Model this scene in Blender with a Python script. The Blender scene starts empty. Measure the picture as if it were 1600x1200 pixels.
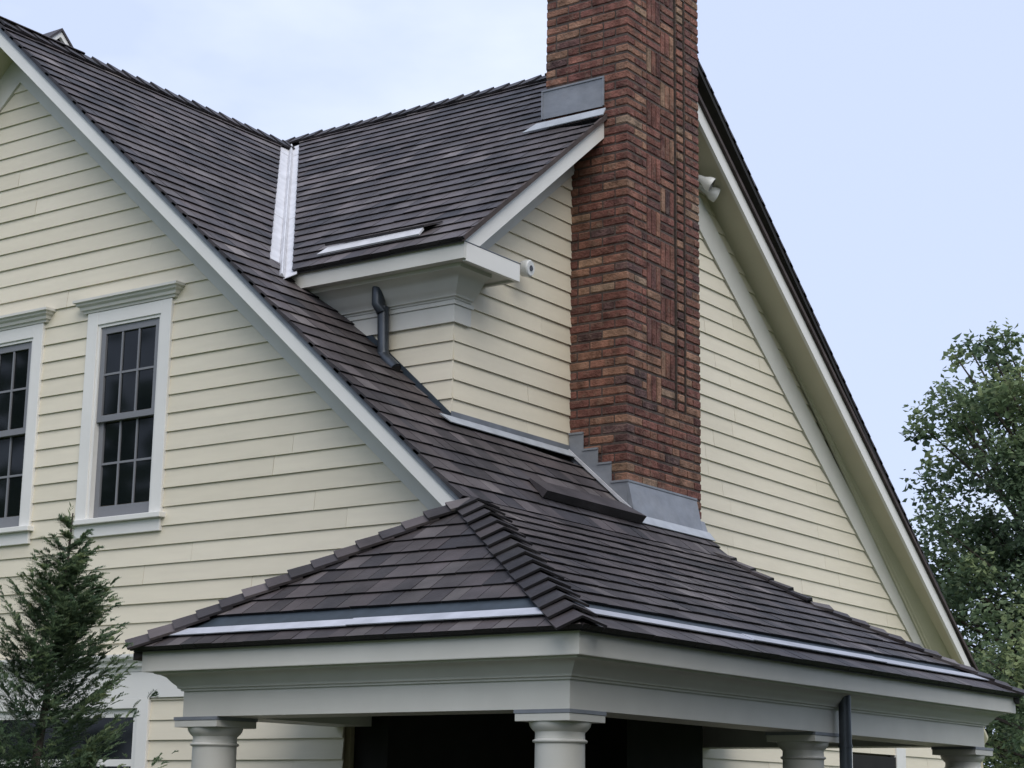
import bpy, bmesh, math, random
from mathutils import Vector, Matrix

# ------------------------------------------------------------------ camera, sky, sun, exposure
SC = bpy.context.scene
COL = SC.collection
cam_d = bpy.data.cameras.new('camera')
cam = bpy.data.objects.new('camera', cam_d)
COL.objects.link(cam)
SC.camera = cam
cam_d.sensor_width = 36.0
cam_d.lens = 66.567
cam_d.clip_end = 3000.0
CR = Vector((0.81813487, 0.57483987, 0.01464478))
CD = Vector((-0.11468005, 0.18806771, -0.97543786))
CF = Vector((-0.56347478, 0.79636026, 0.21978742))
M = Matrix.Identity(4)
for i in range(3):
    M[i][0] = CR[i]; M[i][1] = -CD[i]; M[i][2] = -CF[i]
cam.matrix_world = M

SUN_EL, SUN_AZ = math.radians(49), math.radians(126)      # azimuth from +Y towards +X
world = bpy.data.worlds.new('World'); SC.world = world
world.use_nodes = True
wn, wl = world.node_tree.nodes, world.node_tree.links
wn.clear()
w_out = wn.new('ShaderNodeOutputWorld'); w_bg = wn.new('ShaderNodeBackground')
w_sky = wn.new('ShaderNodeTexSky'); w_sky.sky_type = 'NISHITA'; w_sky.sun_disc = False
w_sky.sun_elevation = SUN_EL; w_sky.sun_rotation = SUN_AZ
w_sky.air_density = 1.0; w_sky.dust_density = 2.0; w_sky.ozone_density = 1.0
w_tc = wn.new('ShaderNodeTexCoord')
w_map = wn.new('ShaderNodeMapping'); w_map.inputs['Scale'].default_value = (1.0, 1.0, 2.2)
w_map.inputs['Location'].default_value = (7.585, 4.02, 0.60)
w_n1 = wn.new('ShaderNodeTexNoise'); w_n1.inputs['Scale'].default_value = 2.6; w_n1.inputs['Detail'].default_value = 6
w_n1.inputs['Roughness'].default_value = 0.5
w_ramp = wn.new('ShaderNodeValToRGB')
w_ramp.color_ramp.elements[0].position = 0.50; w_ramp.color_ramp.elements[0].color = (0, 0, 0, 1)
w_ramp.color_ramp.elements[1].position = 0.78; w_ramp.color_ramp.elements[1].color = (0.8, 0.8, 0.8, 1)
w_mix = wn.new('ShaderNodeMix'); w_mix.data_type = 'RGBA'; w_mix.inputs['Factor'].default_value = 0.8
w_mix.inputs['B'].default_value = (8.2, 9.4, 12.6, 1)
w_mix2 = wn.new('ShaderNodeMix'); w_mix2.data_type = 'RGBA'; w_mix2.inputs['B'].default_value = (12.0, 12.6, 13.4, 1)
wl.new(w_tc.outputs['Generated'], w_map.inputs['Vector']); wl.new(w_map.outputs['Vector'], w_n1.inputs['Vector'])
wl.new(w_n1.outputs['Fac'], w_ramp.inputs['Fac']); wl.new(w_ramp.outputs['Color'], w_mix2.inputs['Factor'])
wl.new(w_sky.outputs['Color'], w_mix.inputs['A']); wl.new(w_mix.outputs['Result'], w_mix2.inputs['A']); wl.new(w_mix2.outputs['Result'], w_bg.inputs['Color'])
w_bg.inputs['Strength'].default_value = 0.052
wl.new(w_bg.outputs['Background'], w_out.inputs['Surface'])

sun_d = bpy.data.lights.new('sun', 'SUN'); sun = bpy.data.objects.new('sun', sun_d); COL.objects.link(sun)
sun_d.energy = 1.5; sun_d.angle = math.radians(60); sun_d.color = (1.0, 0.95, 0.86)
sdir = Vector((math.sin(SUN_AZ) * math.cos(SUN_EL), math.cos(SUN_AZ) * math.cos(SUN_EL), math.sin(SUN_EL)))
sun.rotation_euler = sdir.to_track_quat('Z', 'Y').to_euler()

SC.render.engine = 'CYCLES'
SC.view_settings.view_transform = 'Standard'
SC.view_settings.look = 'None'
SC.view_settings.exposure = 0.90
SC.view_settings.gamma = 1.0
SC.view_settings.use_curve_mapping = False

RND = random.Random(7)

# ------------------------------------------------------------------ materials
def mat(name, base, rough=0.6, var=0.0, scale=8.0, stretch=(1, 1, 1), bump=0.0, bscale=60.0, metal=0.0, spec=0.4,
        attr=None, attr_cols=None, dscale=2.3, dirt=0.0, dirt_col=(0.1, 0.09, 0.06), bdist=0.004):
    """Painted / mineral surface: base colour, broad tonal variation, optional per-piece tone, fine relief."""
    m = bpy.data.materials.new(name); m.use_nodes = True
    nt = m.node_tree; N, L = nt.nodes, nt.links
    bs = N['Principled BSDF']
    bs.inputs['Roughness'].default_value = rough; bs.inputs['Metallic'].default_value = metal
    bs.inputs['Specular IOR Level'].default_value = spec
    tc = N.new('ShaderNodeTexCoord'); mp = N.new('ShaderNodeMapping'); mp.inputs['Scale'].default_value = stretch
    L.new(tc.outputs['Object'], mp.inputs['Vector'])
    col = None
    if attr_cols:
        at = N.new('ShaderNodeAttribute'); at.attribute_name = 'tone'
        sp = N.new('ShaderNodeSeparateColor'); L.new(at.outputs['Color'], sp.inputs['Color'])
        rp = N.new('ShaderNodeValToRGB'); rp.color_ramp.interpolation = 'LINEAR'
        els = rp.color_ramp.elements
        while len(els) < len(attr_cols): els.new(0.5)
        for i, c in enumerate(attr_cols):
            els[i].position = i / (len(attr_cols) - 1); els[i].color = (*c, 1)
        L.new(sp.outputs['Red'], rp.inputs['Fac'])
        mul = N.new('ShaderNodeMath'); mul.operation = 'MULTIPLY_ADD'
        L.new(sp.outputs['Green'], mul.inputs[0]); mul.inputs[1].default_value = 0.7; mul.inputs[2].default_value = 0.65
        mx = N.new('ShaderNodeMix'); mx.data_type = 'RGBA'; mx.blend_type = 'MULTIPLY'; mx.inputs['Factor'].default_value = 1
        L.new(rp.outputs['Color'], mx.inputs['A']); L.new(mul.outputs['Value'], mx.inputs['B'])
        col = mx.outputs['Result']
    else:
        rgb = N.new('ShaderNodeRGB'); rgb.outputs[0].default_value = (*base, 1); col = rgb.outputs[0]
    if var > 0:
        nz = N.new('ShaderNodeTexNoise'); nz.inputs['Scale'].default_value = scale; nz.inputs['Detail'].default_value = 5
        L.new(mp.outputs['Vector'], nz.inputs['Vector'])
        mr = N.new('ShaderNodeMapRange'); mr.inputs['From Min'].default_value = 0.3; mr.inputs['From Max'].default_value = 0.7
        mr.inputs['To Min'].default_value = 1 - var; mr.inputs['To Max'].default_value = 1 + var
        L.new(nz.outputs['Fac'], mr.inputs['Value'])
        mx = N.new('ShaderNodeMix'); mx.data_type = 'RGBA'; mx.blend_type = 'MULTIPLY'; mx.inputs['Factor'].default_value = 1
        L.new(col, mx.inputs['A']); L.new(mr.outputs['Result'], mx.inputs['B']); col = mx.outputs['Result']
    if dirt > 0:
        nz = N.new('ShaderNodeTexNoise'); nz.inputs['Scale'].default_value = dscale; nz.inputs['Detail'].default_value = 8
        nz.inputs['Roughness'].default_value = 0.65
        L.new(tc.outputs['Object'], nz.inputs['Vector'])
        mr = N.new('ShaderNodeMapRange'); mr.inputs['From Min'].default_value = 0.5; mr.inputs['From Max'].default_value = 0.8
        mr.inputs['To Max'].default_value = dirt; L.new(nz.outputs['Fac'], mr.inputs['Value'])
        mx = N.new('ShaderNodeMix'); mx.data_type = 'RGBA'; L.new(mr.outputs['Result'], mx.inputs['Factor'])
        L.new(col, mx.inputs['A']); mx.inputs['B'].default_value = (*dirt_col, 1); col = mx.outputs['Result']
    L.new(col, bs.inputs['Base Color'])
    if bump > 0:
        nz = N.new('ShaderNodeTexNoise'); nz.inputs['Scale'].default_value = bscale; nz.inputs['Detail'].default_value = 6
        L.new(mp.outputs['Vector'], nz.inputs['Vector'])
        bp = N.new('ShaderNodeBump'); bp.inputs['Strength'].default_value = bump; bp.inputs['Distance'].default_value = bdist
        L.new(nz.outputs['Fac'], bp.inputs['Height']); L.new(bp.outputs['Normal'], bs.inputs['Normal'])
    return m

SIDING_COLS = [(0.668, 0.612, 0.486), (0.682, 0.626, 0.50), (0.694, 0.638, 0.515)]
SHINGLE_COLS = [(0.026, 0.024, 0.028), (0.040, 0.035, 0.039), (0.054, 0.044, 0.045), (0.073, 0.063, 0.065), (0.120, 0.106, 0.104)]
BRICK_COLS = [(0.068, 0.052, 0.053), (0.130, 0.057, 0.048), (0.170, 0.074, 0.057), (0.208, 0.108, 0.074), (0.245, 0.155, 0.104), (0.250, 0.192, 0.148)]
MT = {
    'siding': mat('cream_siding_paint', None, 0.55, 0.03, 3.0, (1, 1, 9), 0.22, 55, attr_cols=SIDING_COLS, dirt=0.10, dirt_col=(0.44, 0.41, 0.32)),
    'sheath': mat('cream_sheathing_paint', (0.45, 0.40, 0.27), 0.7),
    'white': mat('white_trim_paint', (0.72, 0.71, 0.68), 0.45, 0.03, 4, bump=0.05, bscale=80, dirt=0.12, dirt_col=(0.5, 0.5, 0.45)),
    'trim': mat('pale_stone_trim_paint', (0.60, 0.59, 0.545), 0.5, 0.04, 4, bump=0.05, bscale=80, dirt=0.14, dirt_col=(0.38, 0.38, 0.32)),
    'soffit': mat('soffit_paint', (0.56, 0.53, 0.40), 0.6, 0.04, 4),
    'shingle': mat('slate_shingle', None, 0.60, 0.38, 3.2, (1, 1, 1), 0.5, 60, spec=0.35, attr_cols=SHINGLE_COLS, dirt=0.42, dirt_col=(0.105, 0.097, 0.097)),
    'under': mat('roof_underlay', (0.018, 0.017, 0.017), 0.8),
    'membrane': mat('blue_black_membrane', (0.03, 0.042, 0.055), 0.5, 0.2, 12),
    'brick': mat('clinker_brick', None, 0.85, 0.5, 11, (1, 1, 1), 1.0, 55, spec=0.2, attr_cols=BRICK_COLS, dscale=16, dirt=0.62, dirt_col=(0.25, 0.185, 0.14), bdist=0.012),
    'mortar': mat('dark_mortar', (0.085, 0.066, 0.058), 0.95, 0.3, 30, bump=0.6, bscale=90),
    'lead': mat('lead_sheet', (0.20, 0.215, 0.245), 0.5, 0.16, 7, (1, 1, 1.5), 0.25, 14, spec=0.5, dirt=0.4, dirt_col=(0.30, 0.30, 0.30), bdist=0.01),
    'zinc': mat('bright_zinc_strip', (0.52, 0.525, 0.555), 0.45, 0.12, 9, bump=0.5, bscale=26, spec=0.5, dirt=0.2, dirt_col=(0.42, 0.42, 0.45)),
    'flash': mat('weathered_flashing', (0.36, 0.385, 0.42), 0.45, 0.12, 9, bump=0.2, bscale=20, spec=0.5),
    'strip': mat('dull_zinc_strip', (0.43, 0.445, 0.50), 0.45, 0.14, 7, bump=0.5, bscale=22, spec=0.5, dirt=0.35, dirt_col=(0.27, 0.28, 0.31)),
    'drip': mat('grey_drip_edge', (0.16, 0.175, 0.20), 0.45, 0.15, 10),
    'pipe': mat('dark_patina_pipe', (0.045, 0.055, 0.068), 0.35, 0.3, 14, (1, 1, 0.4), spec=0.6, metal=0.3),
    'sash': mat('blue_grey_sash_paint', (0.19, 0.195, 0.21), 0.45),
    'glass': mat('dark_window_glass', (0.005, 0.007, 0.008), 0.05, spec=0.3),
    'dark': mat('dark_wood_porch_shade', (0.010, 0.009, 0.008), 0.8, 0.3, 6),  # near-black; also carries the porch interior's deep shade in its colour
    'lamp': mat('white_lamp_enamel', (0.72, 0.73, 0.72), 0.35),
    'lens': mat('smoked_lens', (0.03, 0.03, 0.035), 0.2),
    'deck': mat('porch_deck', (0.06, 0.05, 0.045), 0.8, 0.2, 6),
    'grass': mat('lawn', (0.05, 0.085, 0.025), 0.9, 0.4, 3.0, bump=0.8, bscale=40),
    'bark': mat('tree_bark', (0.055, 0.045, 0.036), 0.9, 0.35, 14, (1, 1, 0.25), 0.8, 30),
}

def leaf_mat(name, cols, trans):
    m = mat(name, None, 0.55, 0.15, 8, attr_cols=cols, spec=0.3)
    nt = m.node_tree; N, L = nt.nodes, nt.links
    bs = N['Principled BSDF']; out = N['Material Output']
    col = bs.inputs['Base Color'].links[0].from_socket
    tr = N.new('ShaderNodeBsdfTranslucent'); L.new(col, tr.inputs['Color'])
    mx = N.new('ShaderNodeMixShader'); mx.inputs[0].default_value = trans
    L.new(bs.outputs[0], mx.inputs[1]); L.new(tr.outputs[0], mx.inputs[2]); L.new(mx.outputs[0], out.inputs['Surface'])
    return m
MT['conifer'] = leaf_mat('cypress_spray', [(0.065, 0.105, 0.070), (0.105, 0.160, 0.094), (0.160, 0.220, 0.116), (0.250, 0.300, 0.140)], 0.5)
MT['leaf'] = leaf_mat('broad_leaf', [(0.085, 0.125, 0.076), (0.122, 0.175, 0.098), (0.165, 0.220, 0.112), (0.235, 0.280, 0.130)], 0.5)

# ------------------------------------------------------------------ mesh helpers
class MB:
    def __init__(self): self.v = []; self.f = []; self.c = []
    def add(self, vs, fs, tone=(0.5, 0.5, 0.5)):
        b = len(self.v); self.v += [tuple(p) for p in vs]
        self.f += [tuple(b + i for i in q) for q in fs]; self.c += [tone] * len(fs)
        return self
    def box(self, x0, x1, y0, y1, z0, z1, tone=(0.5, 0.5, 0.5)):
        vs = [(x, y, z) for z in (z0, z1) for y in (y0, y1) for x in (x0, x1)]
        return self.add(vs, [(0, 2, 3, 1), (4, 5, 7, 6), (0, 1, 5, 4), (2, 6, 7, 3), (0, 4, 6, 2), (1, 3, 7, 5)], tone)
    def hexa(self, a, b, tone=(0.5, 0.5, 0.5)):
        """a, b: matching 4-point loops -> closed block"""
        return self.add(list(a) + list(b), [(3, 2, 1, 0), (4, 5, 6, 7), (0, 1, 5, 4), (1, 2, 6, 5), (2, 3, 7, 6), (3, 0, 4, 7)], tone)
    def prism(self, poly, vec, tone=(0.5, 0.5, 0.5)):
        n = len(poly); q = [Vector(p) + Vector(vec) for p in poly]
        fs = [tuple(range(n)), tuple(reversed(range(n, 2 * n)))] + [(i, (i + 1) % n + 0, n + (i + 1) % n, n + i) for i in range(n)]
        return self.add(list(poly) + q, fs, tone)
    def tube(self, path, radii, n=10, cap=True, flat=(1, 1)):
        path = [Vector(p) for p in path]; rings = []
        if not isinstance(radii, (list, tuple)): radii = [radii] * len(path)
        for i, p in enumerate(path):
            d = (path[min(i + 1, len(path) - 1)] - path[max(i - 1, 0)]).normalized()
            a = d.cross(Vector((0.13, 0.21, 1) if abs(d.z) < 0.95 else (1, 0.1, 0))).normalized(); b = d.cross(a)
            rings.append([p + (a * math.cos(t) * flat[0] + b * math.sin(t) * flat[1]) * radii[i] for t in [2 * math.pi * k / n for k in range(n)]])
        vs = [p for r in rings for p in r]; fs = []
        for i in range(len(rings) - 1):
            for k in range(n): fs.append((i * n + k, i * n + (k + 1) % n, (i + 1) * n + (k + 1) % n, (i + 1) * n + k))
        if cap: fs += [tuple(reversed(range(n))), tuple((len(rings) - 1) * n + k for k in range(n))]
        return self.add(vs, fs)
    def lathe(self, cx, cy, prof, n=40):
        vs = [(cx + r * math.cos(2 * math.pi * k / n), cy + r * math.sin(2 * math.pi * k / n), z) for r, z in prof for k in range(n)]
        fs = [(i * n + k, i * n + (k + 1) % n, (i + 1) * n + (k + 1) % n, (i + 1) * n + k) for i in range(len(prof) - 1) for k in range(n)]
        fs += [tuple(reversed(range(n))), tuple((len(prof) - 1) * n + k for k in range(n))]
        return self.add(vs, fs)
    def sweep(self, path, prof, closed=False):
        """path: plan points (x, y) walked so that outward is on the right; prof: (out, z) loop; mitred corners"""
        pts = [Vector((x, y)) for x, y in path]; n = len(pts); m = len(prof); vs = []
        for i, p in enumerate(pts):
            d0 = (p - pts[i - 1]).normalized() if (i > 0 or closed) else None
            d1 = (pts[(i + 1) % n] - p).normalized() if (i < n - 1 or closed) else None
            n0 = Vector((d0.y, -d0.x)) if d0 else None; n1 = Vector((d1.y, -d1.x)) if d1 else None
            if n0 is None: o = n1
            elif n1 is None: o = n0
            else:
                o = n0 + n1; o = o / max(0.2, o.dot(n0))
            vs += [(p.x + o.x * a, p.y + o.y * a, z) for a, z in prof]
        fs = []
        for i in range(n if closed else n - 1):
            j = (i + 1) % n
            for k in range(m): fs.append((i * m + k, i * m + (k + 1) % m, j * m + (k + 1) % m, j * m + k))
        if not closed: fs += [tuple(reversed(range(m))), tuple((n - 1) * m + k for k in range(m))]
        return self.add(vs, fs)
    def build(self, name, material, parent=None, smooth=False, bevel=0.0, kind=None):
        me = bpy.data.meshes.new(name); me.from_pydata(self.v, [], self.f); me.update()
        bm = bmesh.new(); bm.from_mesh(me); bmesh.ops.recalc_face_normals(bm, faces=bm.faces) if not getattr(self, 'open', False) else None
        bm.to_mesh(me); bm.free()
        a = me.attributes.new('tone', 'FLOAT_COLOR', 'FACE')
        flat = []
        for c in self.c: flat += [c[0], c[1], c[2], 1.0]
        if len(me.polygons) == len(self.c): a.data.foreach_set('color', flat)
        if smooth:
            me.polygons.foreach_set('use_smooth', [True] * len(me.polygons))
            try: me.set_sharp_from_angle(angle=math.radians(38))
            except Exception: pass
        me.materials.append(MT[material] if isinstance(material, str) else material)
        o = bpy.data.objects.new(name, me); COL.objects.link(o)
        if parent is not None:
            o.parent = parent
            o.matrix_parent_inverse = Matrix.Translation(-WORLD_LOC.get(parent.name, Vector((0, 0, 0))))
        if bevel > 0:
            b = o.modifiers.new('edge', 'BEVEL'); b.width = bevel; b.segments = 2; b.limit_method = 'ANGLE'; b.angle_limit = math.radians(40)
        if kind: o['kind'] = kind
        return o
WORLD_LOC = {}
def empty(name, loc, label, cat, group=None):
    o = bpy.data.objects.new(name, None); COL.objects.link(o); o.location = loc
    o['label'] = label; o['category'] = cat
    if group: o['group'] = group
    WORLD_LOC[o.name] = Vector(loc)
    return o
def tone(): return (RND.random(), RND.random(), RND.random())

# ------------------------------------------------------------------ dimensions (metres, camera at the origin, Y away, Z up)
GZ = -1.9                                   # ground
XR, YW = -7.155, 8.847                      # chimney wall plane (faces +X), window gable wall plane (faces -Y)
YD = 9.444                                  # small wall of the side wing standing on the roof
PA, ZA0 = 0.894, 2.4166                     # roof over the window gable
def zA(x): return ZA0 - PA * (x - XR)
XRD = -10.83; ZRD = zA(XRD)
YRK = 8.56                                  # its rake edge
PB, YB0, ZB0, YBR = 0.8045, 9.13, 3.506, 12.03
def zB(y): return ZB0 + PB * (y - YB0)
ZBR = zB(YBR); PB2 = 0.829
XBK = -6.855                                # rake edge of the side wing
XE, YE, ZE, PP = -4.784, 7.354, 0.828, 0.5653
XK = -6.40; ZK = ZE + PP * (XE - XK)
AX, AY = -6.338, 8.575
PL = (ZE + PP * (XE - AX) - ZE) / (AY - YE)
XL0 = -7.76; YF = 13.0
XC, YC, YC2, XCB = -6.6753, 10.80, 11.825, -7.382
def yv(x): return YB0 + (zA(x) - ZB0) / PB    # valley in plan

# ------------------------------------------------------------------ ground
g = MB(); g.add([(-900, -900, GZ), (900, -900, GZ), (900, 900, GZ), (-900, 900, GZ)], [(0, 1, 2, 3)])
ground = g.build('ground', 'grass'); ground['kind'] = 'structure'; ground['label'] = 'mown green lawn around the house'

bed = MB(); bed.add([(-9.6, 4.6, GZ + 0.004), (2.6, 3.4, GZ + 0.004), (2.6, 13.2, GZ + 0.004), (-4.6, 13.6, GZ + 0.004), (-9.6, 8.8, GZ + 0.004)], [(0, 1, 2, 3, 4)])  # dark bed added out of view to cut light bounced off the lawn
MT['mulch'] = mat('bark_mulch', (0.028, 0.020, 0.014), 0.95, 0.4, 20, bump=0.8, bscale=50)
bedo = bed.build('low_bounce_bed', 'mulch'); bedo['kind'] = 'structure'; bedo['label'] = 'unseen dark mulch bed added along the porch'
house = empty('house', (-9.0, 11.0, GZ), 'cream clapboard house with slate shingle roofs, columned corner porch and brick chimney', 'house')

# ------------------------------------------------------------------ siding
EXP = 0.127
def board(mb, axis, c, u0b, u1b, u0t, u1t, z0, z1, t):
    """lapped clapboard: axis 'Y' -> wall plane y=c facing -Y (u = x), axis 'X' -> plane x=c facing +X (u = y)"""
    ob, ot = 0.017, 0.004
    if axis == 'Y': P = lambda u, o, z: (u, c - o, z)
    else: P = lambda u, o, z: (c + o, u, z)
    a = [P(u0b, ob, z0), P(u1b, ob, z0), P(u1t, ot, z1), P(u0t, ot, z1)]
    b = [P(u0b, 0.0, z0), P(u1b, 0.0, z0), P(u1t, -0.002, z1), P(u0t, -0.002, z1)]
    mb.hexa(a, b, t)
def clad(axis, c, z_first, z_last, lo, hi, cuts, parent, seed, seg=(1.1, 3.2)):
    r = random.Random(seed); z = z_first
    while z < z_last:
        z1 = z + EXP + 0.008
        a0, b0, a1, b1 = lo(z), hi(z), lo(z1), hi(z1)
        spans = [(a0, b0, a1, b1)] if b0 - a0 > 0.02 else []
        for (cu0, cu1, cz0, cz1) in cuts:
            if z1 - 0.01 > cz0 and z < cz1:
                ns = []
                for s in spans:
                    if s[1] <= cu0 or s[0] >= cu1: ns.append(s); continue
                    if s[0] < cu0: ns.append((s[0], cu0, s[2], cu0))
                    if s[1] > cu1: ns.append((cu1, s[1], cu1, s[3]))
                spans = ns
        for s in spans:
            u = s[0]; first = True
            while u < s[1] - 0.01:
                w = r.uniform(*seg)
                if first: w *= r.uniform(0.3, 1)
                e = u + w
                if s[1] - e < 0.35: e = s[1]
                ub0 = u if u == s[0] else u + 0.0020
                last = e >= s[1]
                t1 = s[3] if last else e - 0.0012
                t0 = s[2] if first else u + 0.0012
                if t1 < t0: t1 = t0 + 0.001
                m = MB(); j = r.uniform(-0.0012, 0.0012)
                board(m, axis, c - j if axis == 'Y' else c + j, ub0, e if last else e - 0.0012, t0, t1, z, z1, (r.random(), r.random() * 0.10 + 0.45, 0))
                m.build('siding_board', 'siding', parent)
                first = False; u = e
        z += EXP

# window gable wall (faces -Y)
def roofL_lo(z): return max(-13.2, XRD - (ZRD - 0.30 - z) / PA)
def roofL_hi(z): return min(XRD + (ZRD - 0.30 - z) / PA, -6.72 if z > 1.0 else -7.45)
wl_ = MB()
wl_.prism([(-13.2, YW + 0.06, GZ), (-7.45, YW + 0.06, GZ), (-7.45, YW + 0.06, 1.2), (-6.75, YW + 0.06, 1.2), (-6.75, YW + 0.06, zA(-6.75) - 0.1),
           (XRD, YW + 0.06, ZRD - 0.1), (-13.2, YW + 0.06, ZRD - 0.1 - PA * (XRD + 13.2))], (0, 0.12, 0))
gable_wall = wl_.build('gable_wall', 'sheath', house)
WIN = (-9.905, -9.08, 1.86, 3.37)             # casing outer, opening inset below
DXW = -1.29
cutsL = [(WIN[0] + 0.04, WIN[1] - 0.04, 1.905, 3.27), (WIN[0] + DXW + 0.04, WIN[1] + DXW - 0.04, 1.905, 3.27), (-10.75, -9.12, -0.9, 0.69)]
clad('Y', YW, 0.03, 5.36, roofL_lo, roofL_hi, cutsL, gable_wall, 3, (1.2, 3.4))
# frieze under the rakes, on the wall
for sgn in (1, -1):
    f = MB(); x_end = -6.50 if sgn > 0 else -14.0
    def zz(x): return ZRD - PA * abs(x - XRD)
    p = [(XRD, zz(XRD) - 0.10), (x_end, zz(x_end) - 0.10), (x_end, zz(x_end) - 0.39), (XRD, zz(XRD) - 0.39)]
    a = [(x, YW - 0.031 - (0.003 if sgn > 0 else 0), z) for x, z in p]; b = [(x, YW + 0.03, z) for x, z in p]
    f.hexa(a, b); f.build('frieze_board', 'trim', gable_wall)
# band board and crown low on the wall
MB().box(-13.2, -7.9, YW - 0.030, YW + 0.02, 0.682, 0.852).build('band_board', 'white', gable_wall)
MB().sweep([(-13.2, YW), (-8.3, YW)], [(0, 0.853), (0.035, 0.853), (0.04, 0.875), (0.062, 0.885), (0.066, 0.905), (0.09, 0.925), (0.10, 0.945), (0.10, 0.962), (0, 0.97)]).build('band_crown', 'white', gable_wall)

# ------------------------------------------------------------------ windows
def make_window(dx):
    x0, x1, z0, z1 = WIN[0] + dx, WIN[1] + dx, WIN[2], WIN[3]
    ox0, ox1, oz0, oz1 = x0 + 0.105, x1 - 0.098, 1.905, 3.275
    yf = YW - 0.032
    w = MB()
    w.box(x0, ox0, yf, YW + 0.04, 1.898, z1); w.box(ox1, x1, yf, YW + 0.04, 1.898, z1)
    w.box(ox0, ox1, yf + 0.001, YW + 0.04, oz1, z1)
    win = w.build('window', 'white', house, bevel=0.003)
    MB().box(x0 - 0.035, x1 + 0.03, yf - 0.035, YW + 0.04, 1.862, 1.8975).build('sill', 'white', win, bevel=0.004)
    MB().box(x0, x1, yf, YW + 0.01, 1.775, 1.8615).build('apron', 'white', win, bevel=0.003)
    # crown over the head, returned at both ends
    pr = [(0, 3.371), (0.038, 3.371), (0.042, 3.388), (0.055, 3.392), (0.060, 3.412), (0.078, 3.424), (0.082, 3.438), (0.098, 3.444), (0.098, 3.462), (0, 3.468)]
    MB().sweep([(x0 + 0.002, YW + 0.01), (x0 + 0.002, YW), (x1 - 0.002, YW), (x1 - 0.002, YW + 0.01)], pr).build('head_crown', 'trim', win)
    # jamb liner
    j = MB()
    j.box(ox0, ox0 + 0.022, yf + 0.012, YW + 0.055, oz0, oz1); j.box(ox1 - 0.022, ox1, yf + 0.012, YW + 0.055, oz0, oz1)
    j.box(ox0 + 0.022, ox1 - 0.022, yf + 0.012, YW + 0.055, oz1 - 0.02, oz1)
    j.build('jamb', 'white', win)
    ax0, ax1 = ox0 + 0.022, ox1 - 0.022; zm = 2.60
    for (s0, s1, yy, rail_b, rail_t) in ((zm - 0.022, oz1 - 0.02, YW - 0.008, 0.045, 0.05), (oz0, zm + 0.018, YW + 0.020, 0.085, 0.035)):
        s = MB(); st = 0.045
        s.box(ax0, ax0 + st, yy, yy + 0.03, s0, s1); s.box(ax1 - st, ax1, yy, yy + 0.03, s0, s1)
        s.box(ax0 + st, ax1 - st, yy + 0.001, yy + 0.03, s0, s0 + rail_b); s.box(ax0 + st, ax1 - st, yy + 0.001, yy + 0.03, s1 - rail_t, s1)
        s.build('sash', 'sash', win, bevel=0.002)
        gx0, gx1, gz0, gz1 = ax0 + st, ax1 - st, s0 + rail_b, s1 - rail_t
        for k in (1, 2):
            x = gx0 + (gx1 - gx0) * k / 3
            MB().box(x - 0.0075, x + 0.0075, yy + 0.004, yy + 0.024, gz0, gz1).build('muntin', 'sash', win)
        zc = (gz0 + gz1) / 2
        MB().box(gx0, gx1, yy + 0.0055, yy + 0.0235, zc - 0.0075, zc + 0.0075).build('muntin', 'sash', win)
        for k in range(3):
            for q in range(2):
                a = gx0 + (gx1 - gx0) * k / 3 + 0.008; b = gx0 + (gx1 - gx0) * (k + 1) / 3 - 0.008
                c = gz0 + (gz1 - gz0) * q / 2 + 0.008; d = gz0 + (gz1 - gz0) * (q + 1) / 2 - 0.008
                ti = RND.uniform(-0.0015, 0.0015)
                m = MB(); m.hexa([(a, yy + 0.014 + ti, c), (b, yy + 0.014 - ti, c), (b, yy + 0.014 - ti, d), (a, yy + 0.014 + ti, d)],
                                 [(a, yy + 0.019 + ti, c), (b, yy + 0.019 - ti, c), (b, yy + 0.019 - ti, d), (a, yy + 0.019 + ti, d)])
                m.build('pane', 'glass', win)
    return win
make_window(0.0); make_window(DXW)
# lower window mostly hidden by the young conifer
lw = MB(); yf = YW - 0.032
lw.box(-9.19, -9.088, yf, YW + 0.04, -0.9, 0.6815); lw.box(-10.80, -10.70, yf, YW + 0.04, -0.9, 0.6815); lw.box(-10.70, -9.19, yf + 0.001, YW + 0.04, 0.615, 0.6815)
lwin = lw.build('window', 'white', house, bevel=0.003)
MB().box(-10.85, -9.05, yf - 0.03, YW + 0.04, -0.945, -0.901).build('sill', 'white', lwin)
s = MB()
s.box(-10.70, -10.645, YW - 0.005, YW + 0.03, -0.9, 0.614); s.box(-9.245, -9.19, YW - 0.005, YW + 0.03, -0.9, 0.614)
s.box(-10.645, -9.245, YW - 0.004, YW + 0.03, 0.56, 0.614); s.box(-10.645, -9.245, YW - 0.004, YW + 0.03, -0.9, -0.82); s.box(-10.645, -9.245, YW - 0.004, YW + 0.03, 0.245, 0.29)
s.build('sash', 'white', lwin)
for za, zb in ((-0.82, 0.245), (0.29, 0.56)): MB().box(-10.645, -9.245, YW + 0.012, YW + 0.018, za, zb).build('pane', 'glass', lwin)

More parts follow.
